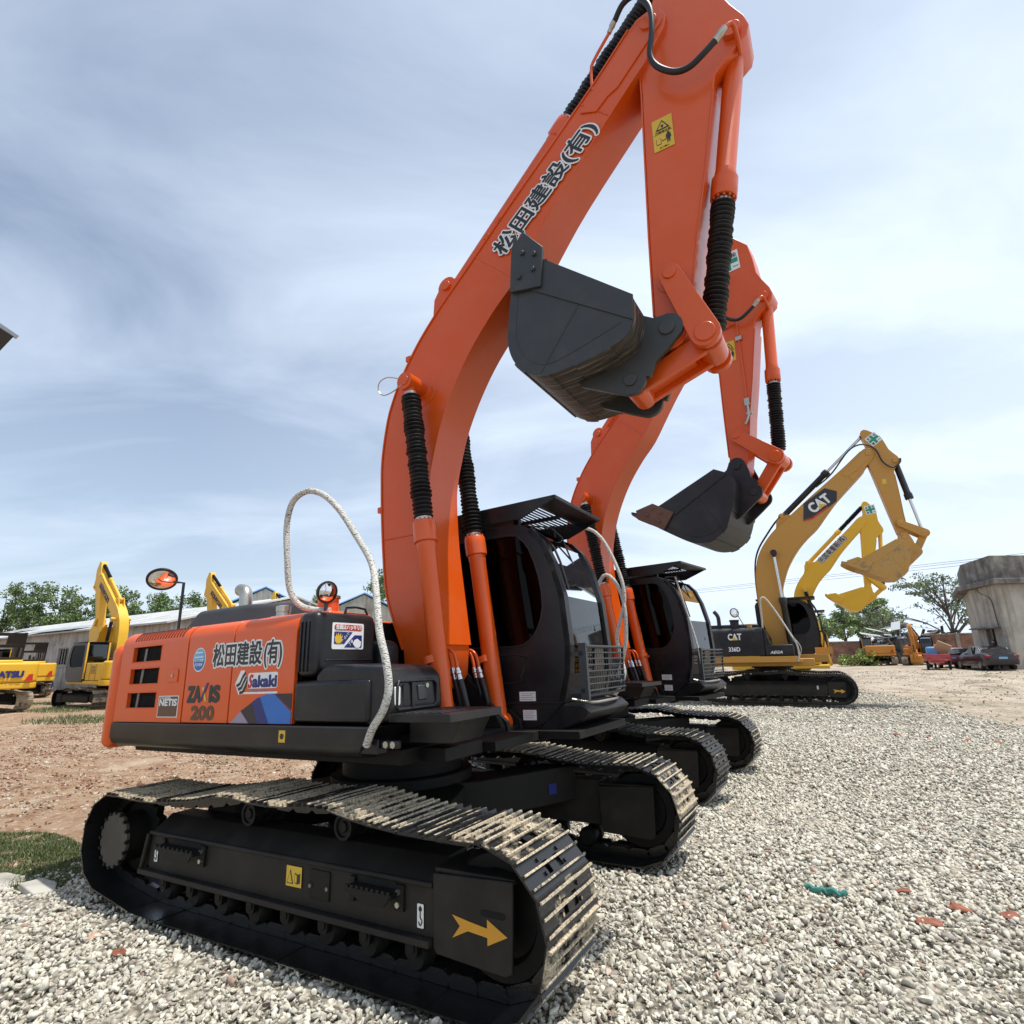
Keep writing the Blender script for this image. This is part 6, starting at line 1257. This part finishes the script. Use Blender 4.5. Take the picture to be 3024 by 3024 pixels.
# grass and weeds
def grass(name, P, label, hs=(.04, .12)):
    n = len(P); z = hgt(P[:, 0], P[:, 1]); a = rng.uniform(0, 6.28, n); h = rng.uniform(*hs, n); wd = h*.10+.003; l = rng.standard_normal((n, 2))*.5*h[:, None]; B = np.concatenate([P, z[:, None]], 1); s = np.stack([np.cos(a)*wd, np.sin(a)*wd, 0*a], 1); T = B+np.concatenate([l, h[:, None]], 1)
    V = np.stack([B-s, B+s, T], 1).astype(np.float32); me = bpy.data.meshes.new(name); me.vertices.add(3*n); me.vertices.foreach_set('co', V.ravel()); me.loops.add(3*n); me.loops.foreach_set('vertex_index', np.arange(3*n, dtype=np.int32)); me.polygons.add(n); me.polygons.foreach_set('loop_start', np.arange(0, 3*n, 3, dtype=np.int32)); me.update(calc_edges=True)
    at = me.attributes.new('tint', 'FLOAT', 'FACE'); at.data.foreach_set('value', rng.random(n).astype(np.float32)); me.materials.append(GRASSM); o = bpy.data.objects.new(name, me); COL.objects.link(o); tag(o, label, 'grass', kind='stuff')
P = rng.uniform((-8.5, 5.4), (-4.0, 8.2), (260000, 2)); c_ = -4.35; v_ = P[:, 1]-(5.75+(P[:, 0]+4.6)*-.28); P = P[(v_ > -.25) & (v_ < .85+.25*np.sin(P[:, 0]*2)) & (np.sin(P[:, 0]*4+P[:, 1]*3)+np.sin(P[:, 1]*7)+rng.random(len(P))*2.4 > -.1)]; grass('grass_strip', P, 'strip of low green weeds between the gravel and the red earth', (.012, .045))
P = rng.uniform((-30, 19), (-13, 31), (30000, 2)); P = P[np.sin(P[:, 0]*.7)*np.sin(P[:, 1]*.9+P[:, 0]*.3)+.35*rng.random(len(P)) > .55]; grass('grass', P, 'tufts of green grass round the yellow excavators', (.05, .16))

# ------------------------------------------------------------------ vehicles
CARB = paint('dark_plum_car_paint', (.012, .006, .010), .2, .05, coat=.3); CARR = paint('red_car_paint', (.36, .02, .03), .2, .1, coat=.6); TYRE = plain('tyre', (.012, .012, .012), .8); RIM = plain('alloy', (.45, .45, .46), .3, .8); LAMP = plain('red_lamp_lens', (.35, .01, .01), .15)
def wheel(parent, x, y, z, r, w_, sd):
    m = MB(); m.lathe((x, y-w_/2, z), (x, y+w_/2, z), [(0, r*.62), (.02, r*.92), (.15, r), (.85, r), (.98, r*.92), (1, r*.62)], 26); t_ = m.build('wheel', TYRE, parent); m = MB(); yy = y+sd*w_/2; m.cyl((x, yy-sd*.02, z), (x, yy+sd*.008, z), r*.62, n=20); rm = m.build('rim', RIM, t_)
def car(loc, yaw, mat, label, cat='car', plate=True, name='parked_car', hatch=False):
    r = empty(name, (loc[0], loc[1], float(hgt(loc[0], loc[1]))), (0, 0, yaw)); tag(r, label, cat)
    st = [(-2.32, .50, .82, .72), (-2.25, .34, .98, .82), (-1.9, .26, 1.06, .90), (-1.3, .24, 1.05, .92), (-.4, .24, .97, .925), (.6, .24, .95, .92), (1.2, .24, .93, .91), (1.8, .25, .84, .88), (2.15, .30, .74, .80), (2.33, .40, .62, .66)]
    if hatch: st[0] = (-2.1, .5, .95, .78); st[1] = (-2.06, .34, 1.02, .84)
    secs = [[(x, -w_*.94, z0), (x, -w_, z0+.12), (x, -w_, (z0+z1)/2+.06), (x, -w_*.95, z1-.06), (x, -w_*.80, z1), (x, w_*.80, z1), (x, w_*.95, z1-.06), (x, w_, (z0+z1)/2+.06), (x, w_, z0+.12), (x, w_*.94, z0)] for x, z0, z1, w_ in st]
    m = MB(); m.loft(secs); bd_ = m.build('body', mat, r, .0, smooth=50)
    rx0 = -1.55 if not hatch else -1.95
    g = MB(); gs = [(rx0-.25, 1.00, 1.01, .78), (rx0+.25, 1.0, 1.33, .70), (rx0+.65, 1.0, 1.42, .66), (.1, .95, 1.43, .66), (.55, .93, 1.34, .68), (1.3, .90, .91, .76)]
    g.loft([[(x, -.86*w_/.78, z0-.05), (x, -w_, z1), (x, w_, z1), (x, .86*w_/.78, z0-.05)] for x, z0, z1, w_ in gs]); g.build('glasshouse', GLASSD2, bd_, 0, smooth=30)
    m = MB(); rs_ = [(rx0+.22, 1.325, .69), (rx0+.65, 1.428, .655), (.1, 1.438, .655), (.5, 1.365, .67)]; m.loft([[(x, -w_, z1-.03), (x, -w_+.06, z1+.012), (x, w_-.06, z1+.012), (x, w_, z1-.03)] for x, z1, w_ in rs_])
    for sy in (-1, 1):
        for (xa, za, xb, zb) in ((-1.65, 1.02, -1.18, 1.36), (-.42, .97, -.38, 1.42), (1.22, .93, .5, 1.36)): m.prism([(xa-.05, za-.03), (xa+.06, za-.03), (xb+.05, zb), (xb-.06, zb)], sy*.70-.03+sy*.04, sy*.70+.03+sy*.04)
    m.build('roof', mat, bd_, .01)
    for x in (-1.38, 1.38):
        for sy in (-1, 1): wheel(r, x, sy*.80, .32, .32, .22, sy)
    for sy in (-1, 1):
        m = MB(); m.box(-2.30 if not hatch else -2.12, -2.05 if not hatch else -1.95, min(sy*.55, sy*.86), max(sy*.55, sy*.86), .78, .92); m.build('tail_lamp', LAMP, bd_, .03)
        m = MB(); m.box(.95, 1.12, min(sy*.9, sy*1.05), max(sy*.9, sy*1.05), .98, 1.1); m.build('wing_mirror', mat, bd_, .03)
    X_ = -2.335 if not hatch else -2.115
    if plate: m = MB(); m.box(X_, X_+.02, -.22, .22, .68, .80); m.build('number_plate', LBLUE, bd_, .004)
    m = MB(); m.box(X_+.01, X_+.2, -.7, .7, .34, .46); m.build('rear_bumper', RUBBER, bd_, .03); return r
GLASSD2 = paint('dark_car_glass', (.012, .014, .016), .06, 0, coat=.5, peel=0)
car((30.4, 37.2), R(73), CARB, 'dark plum saloon car seen from behind next to the concrete building')
car((31.6, 42.0), R(66), CARR, 'red car half hidden between the cargo tricycle and the dark saloon', hatch=True)
tk = empty('cargo_tricycle', (28.75, 39.2, float(hgt(28.75, 39.2))), (0, 0, R(58))); tag(tk, 'red three wheeled cargo truck with a loaded bed left of the parked cars', 'truck')
m = MB(); m.box(-1.2, .7, -.65, .65, .58, .64)
for a_ in ((-1.24, -1.2, -.66, .66), (.66, .70, -.66, .66), (-1.2, .66, -.68, -.64), (-1.2, .66, .64, .68)): m.box(*a_, .64, 1.0)
bd_ = m.build('cargo_bed', CARR, tk, .01); m = MB(); m.box(-1.2, 1.9, -.3, .3, .42, .56); m.box(.8, 1.3, -.35, .35, .56, .95); m.tube([(1.9, 0, .4), (1.6, 0, 1.05), (1.5, -.35, 1.12)], .03, 6, 2); m.tube([(1.6, 0, 1.05), (1.5, .35, 1.12)], .03, 6, 0); m.build('chassis', CARR, tk, .02)
for y_ in (-.6, .6): wheel(tk, -.7, y_, .30, .30, .14, 1 if y_ > 0 else -1)
wheel(tk, 1.9, 0, .30, .30, .12, 1)
for y_ in (-.5, .5): m = MB(); m.box(-1.26, -1.24, y_-.08, y_+.08, .70, .78); m.build('tail_lamp', LAMP, bd_, .004)
o = MB(); o.prism([(-.45, .64), (.35, .64), (.28, 1.5), (-.38, 1.5)], -.15, .5); tag(o.build('tarpaulin_bundle', plain('blue_tarp', (.10, .25, .50), .45), None, .12, seg=3), 'blue tarpaulin bundle loaded on the red cargo tricycle', 'bundle').matrix_world = tk.matrix_basis
o = MB(); M_ = Matrix.Translation((-.5, -.3, 1.35)) @ Matrix.Rotation(.5, 4, 'X') @ Matrix.Rotation(.9, 4, 'Y'); o.box(-.55, .55, -.45, .35, -.03, .03, M_); tag(o.build('cardboard', plain('cardboard', (.42, .30, .19), .8), None, .004), 'brown cardboard sheet leaning on the red cargo tricycle', 'cardboard').matrix_world = Matrix.LocRotScale(tk.location, tk.rotation_euler, None)
for ob in bpy.data.objects:
    if ob.name.startswith('tarpaulin_bundle'): ob.matrix_world = Matrix.LocRotScale(tk.location, tk.rotation_euler, None)

# person behind the dark saloon
pe = empty('person', (31.95, 38.05, float(hgt(31.95, 38.05))), (0, 0, R(200))); tag(pe, 'person in dark clothes standing between the dark saloon car and the concrete building', 'person')
J = [(0, 0, .98, .15), (0, 0, 1.22, .15), (0, 0, 1.43, .13), (0, .0, 1.53, .055), (0.01, 0, 1.60, .07), (.015, 0, 1.70, .095), (.01, 0, 1.77, .07),
     (0, .19, 1.42, .065), (.02, .30, 1.18, .048), (.14, .30, .97, .035), (.20, .29, .90, .03), (0, -.19, 1.42, .065), (.02, -.30, 1.18, .048), (.14, -.30, .97, .035), (.20, -.29, .90, .03),
     (0, .10, .90, .10), (.02, .11, .50, .065), (0, .11, .10, .045), (.12, .12, .04, .035), (0, -.10, .90, .10), (.02, -.11, .50, .065), (0, -.11, .10, .045), (.12, -.12, .04, .035)]
E_ = [(0, 1), (1, 2), (2, 3), (3, 4), (4, 5), (5, 6), (2, 7), (7, 8), (8, 9), (9, 10), (2, 11), (11, 12), (12, 13), (13, 14), (0, 15), (15, 16), (16, 17), (17, 18), (0, 19), (19, 20), (20, 21), (21, 22)]
me = bpy.data.meshes.new('body'); me.from_pydata([j[:3] for j in J], E_, []); bo = bpy.data.objects.new('body', me); COL.objects.link(bo); bo.parent = pe
md = bo.modifiers.new('s', 'SKIN'); 
for i, j in enumerate(J): me.skin_vertices[0].data[i].radius = (j[3], j[3])
me.skin_vertices[0].data[0].use_root = True; bo.modifiers.new('ss', 'SUBSURF').levels = 2; bo.modifiers['ss'].render_levels = 2; me.materials.append(plain('dark_clothing', (.025, .024, .028), .85))
m = MB(); m.lathe((.045, 0, 1.60), (.045, 0, 1.80), [(0, .04), (.3, .085), (.6, .09), (.9, .06), (1, .02)], 16); m.build('face', plain('skin', (.42, .25, .17), .6), pe, smooth=80)
m = MB(); m.lathe((-.0, 0, 1.64), (-.0, 0, 1.845), [(0, .07), (.3, .105), (.65, .11), (.9, .075), (1, .02)], 16); m.build('hair', INK, pe, smooth=80)

# ------------------------------------------------------------------ small things
cn = empty('canopy', (0, 0, 0)); tag(cn, 'dark metal canopy corner jutting in from the left edge against the sky', 'canopy')
m = MB(); m.prism([(-8.10, 7.12), (-8.45, 7.36), (-11.5, 9.35), (-11.5, 5.2), (-9.35, 5.2)], 7.3, 8.0); m.build('roof_sheet', STEELDK, cn, .01)
m = MB(); m.prism([(-8.05, 7.15), (-8.45, 7.425), (-11.5, 9.45), (-11.5, 9.38), (-8.47, 7.36), (-8.09, 7.09)], 8.0, 8.03); m.build('fascia', SHEET, cn)
m = MB(); m.box(-11.45, -11.25, 7.5, 7.7, 0, 5.2); m.build('post', STEELDK, cn)
r = empty('excavator_arm', (14.72, 15.3, float(hgt(14.7, 15.3)))); tag(r, 'upright ochre excavator arm with rounded end at the right edge before the concrete building', 'excavator_arm')  # upright end of an excavator arm; the rest of its machine is left out
m = MB(); m.prism([(-.16, 0), (.3, 0), (.32, 3.6)]+arc((.06, 3.9), .26, 0, 180, 9)+[(-.2, 3.6)], -.2, .2); ab = m.build('arm', CATY, r, .02); m = MB(); m.cyl((.06, -.26, 3.9), (.06, .26, 3.9), .11, n=20); m.build('pin', CATY, ab)
for i, (dz, lb) in enumerate(((0, 'upper pair of power line wires crossing the sky behind the ochre boom'), (-.62, 'lower power line wire crossing the sky above the concrete building'))):
    m = MB()
    for dd in ((0, .25) if i == 0 else (0,)):
        A_ = Vector((14, 118, 13.0+dz-dd)); B_ = Vector((78, 42, 12.4+dz-dd)); pts = [A_.lerp(B_, t/10)-Vector((0, 0, 1.2*4*(t/10)*(1-t/10)*.25)) for t in range(11)]; m.tube(pts, .022, 5, 0)
    tag(m.build('power_line', RUBBER), lb, 'power line')
BR1 = stone_mat('broken_brick', [(0, (.30, .12, .08)), (1, (.40, .20, .13))], 12)
def chunk(x, y, s, label, mat=None, nm='brick_fragment', dims=(1, .6, .42), rz=0, cat='brick fragment'):
    v, f = ico(2); u = v.copy()
    for k in range(6):
        d = rng.standard_normal(3); d /= np.linalg.norm(d); h = rng.uniform(.4, .7); t = u@d; u = np.where((t > h)[:, None], u-np.outer(t-h, d), u)
    u = u*(1+.12*rng.standard_normal((len(u), 1)))*(np.array(dims)*.6+.4*np.array((1, .75, .6)))*s*.62; mb = MB(rotz(rz)); mb.add([tuple(p) for p in u], [tuple(int(i) for i in q) for q in f]); o = mb.build(nm, mat or BR1, None, smooth=0); o.location = (x, y, float(hgt(x, y))+s*.22); tag(o, label, cat); return o
TERRA = plain('pinkish_rubble', (.50, .30, .21), .9)
chunk(-2.96, 4.43, .10, 'pinkish brown stone chunk, largest on the gravel in front of the near track', TERRA, 'stone_chunk', cat='stone'); chunk(-2.62, 4.18, .085, 'red brick fragment on the gravel just right of the pinkish stone chunk', rz=.8)
chunk(1.47, 6.39, .05, 'tiny bright red brick bit beside the second track of the nearest excavator'); chunk(2.91, 4.77, .11, 'dark red brick fragment right of the teal rag, farther of two', dims=(1.3, .5, .3), rz=-.6); chunk(3.10, 4.51, .13, 'long red brick slab lying among gravel at the right', dims=(1.5, .5, .3), rz=-.5)
chunk(2.73, 4.26, .12, 'orange red brick piece with a yellowish end on the gravel', dims=(1.3, .5, .3), rz=-.2); chunk(3.39, 4.43, .11, 'red brick fragment at the right edge of the photo', rz=.2); chunk(3.35, 4.05, .10, 'red brick fragment lowest at the right edge of the gravel', rz=1.2); chunk(3.05, 3.78, .08, 'dull brown red brick stub near the lower right corner', rz=.5)
chunk(2.98, 3.55, .06, 'small reddish brick stub nearest the lower right corner'); chunk(2.55, 7.5, .09, 'pinkish red tile piece on the gravel near the second machine track', TERRA, dims=(1.4, .5, .25), rz=.3)
for i, (x_, y_) in enumerate(((8.6, 12.4), (9.0, 11.9), (9.35, 11.6), (9.6, 11.2), (8.2, 12.8))): chunk(x_, y_, .12, '%s from the left of five brick lumps lined up far right' % ['second', 'third', 'fourth', 'fifth', 'first'][i], dims=(1.4, .8, .35), rz=random.random())
TEAL = plain('teal_netting', (.05, .22, .19), .9); m = MB(); u = [(2.14+.022*i, 4.72-.014*i+.012*math.sin(i*1.3), float(hgt(2.2, 4.7))+.05+.012*math.sin(i*2.1)) for i in range(11)]; m.tube(u, lambda t: .006+.016*abs(math.sin(t*7.5)), 7, 4); m.tube([(a+.01, b+.03, c-.01) for a, b, c in u[::-1]], lambda t: .006+.014*abs(math.cos(t*6)), 7, 3); tag(m.build('rag', TEAL, None, smooth=0), 'crumpled teal rag lying on the gravel', 'rag')
for (x_, y_, rz_, lb, sx) in ((-4.75, 5.55, .2, 'flat pale concrete slab half buried beside the weeds at the left edge', .7), (-4.12, 5.40, -.5, 'small tilted pale concrete slab touching the weeds by the near track', .36)):
    m = MB(Matrix.Rotation(rz_, 4, 'Z') @ Matrix.Rotation(.08, 4, 'Y')); m.prism([(-.5*sx, -.25*sx), (.35*sx, -.3*sx), (.55*sx, .05*sx), (.1*sx, .28*sx), (-.45*sx, .2*sx)], -.03, .03, 'Z'); o = m.build('concrete_slab', PLASTER, None, .01); o.location = (x_, y_, float(hgt(x_, y_))+.02); tag(o, lb, 'concrete slab')
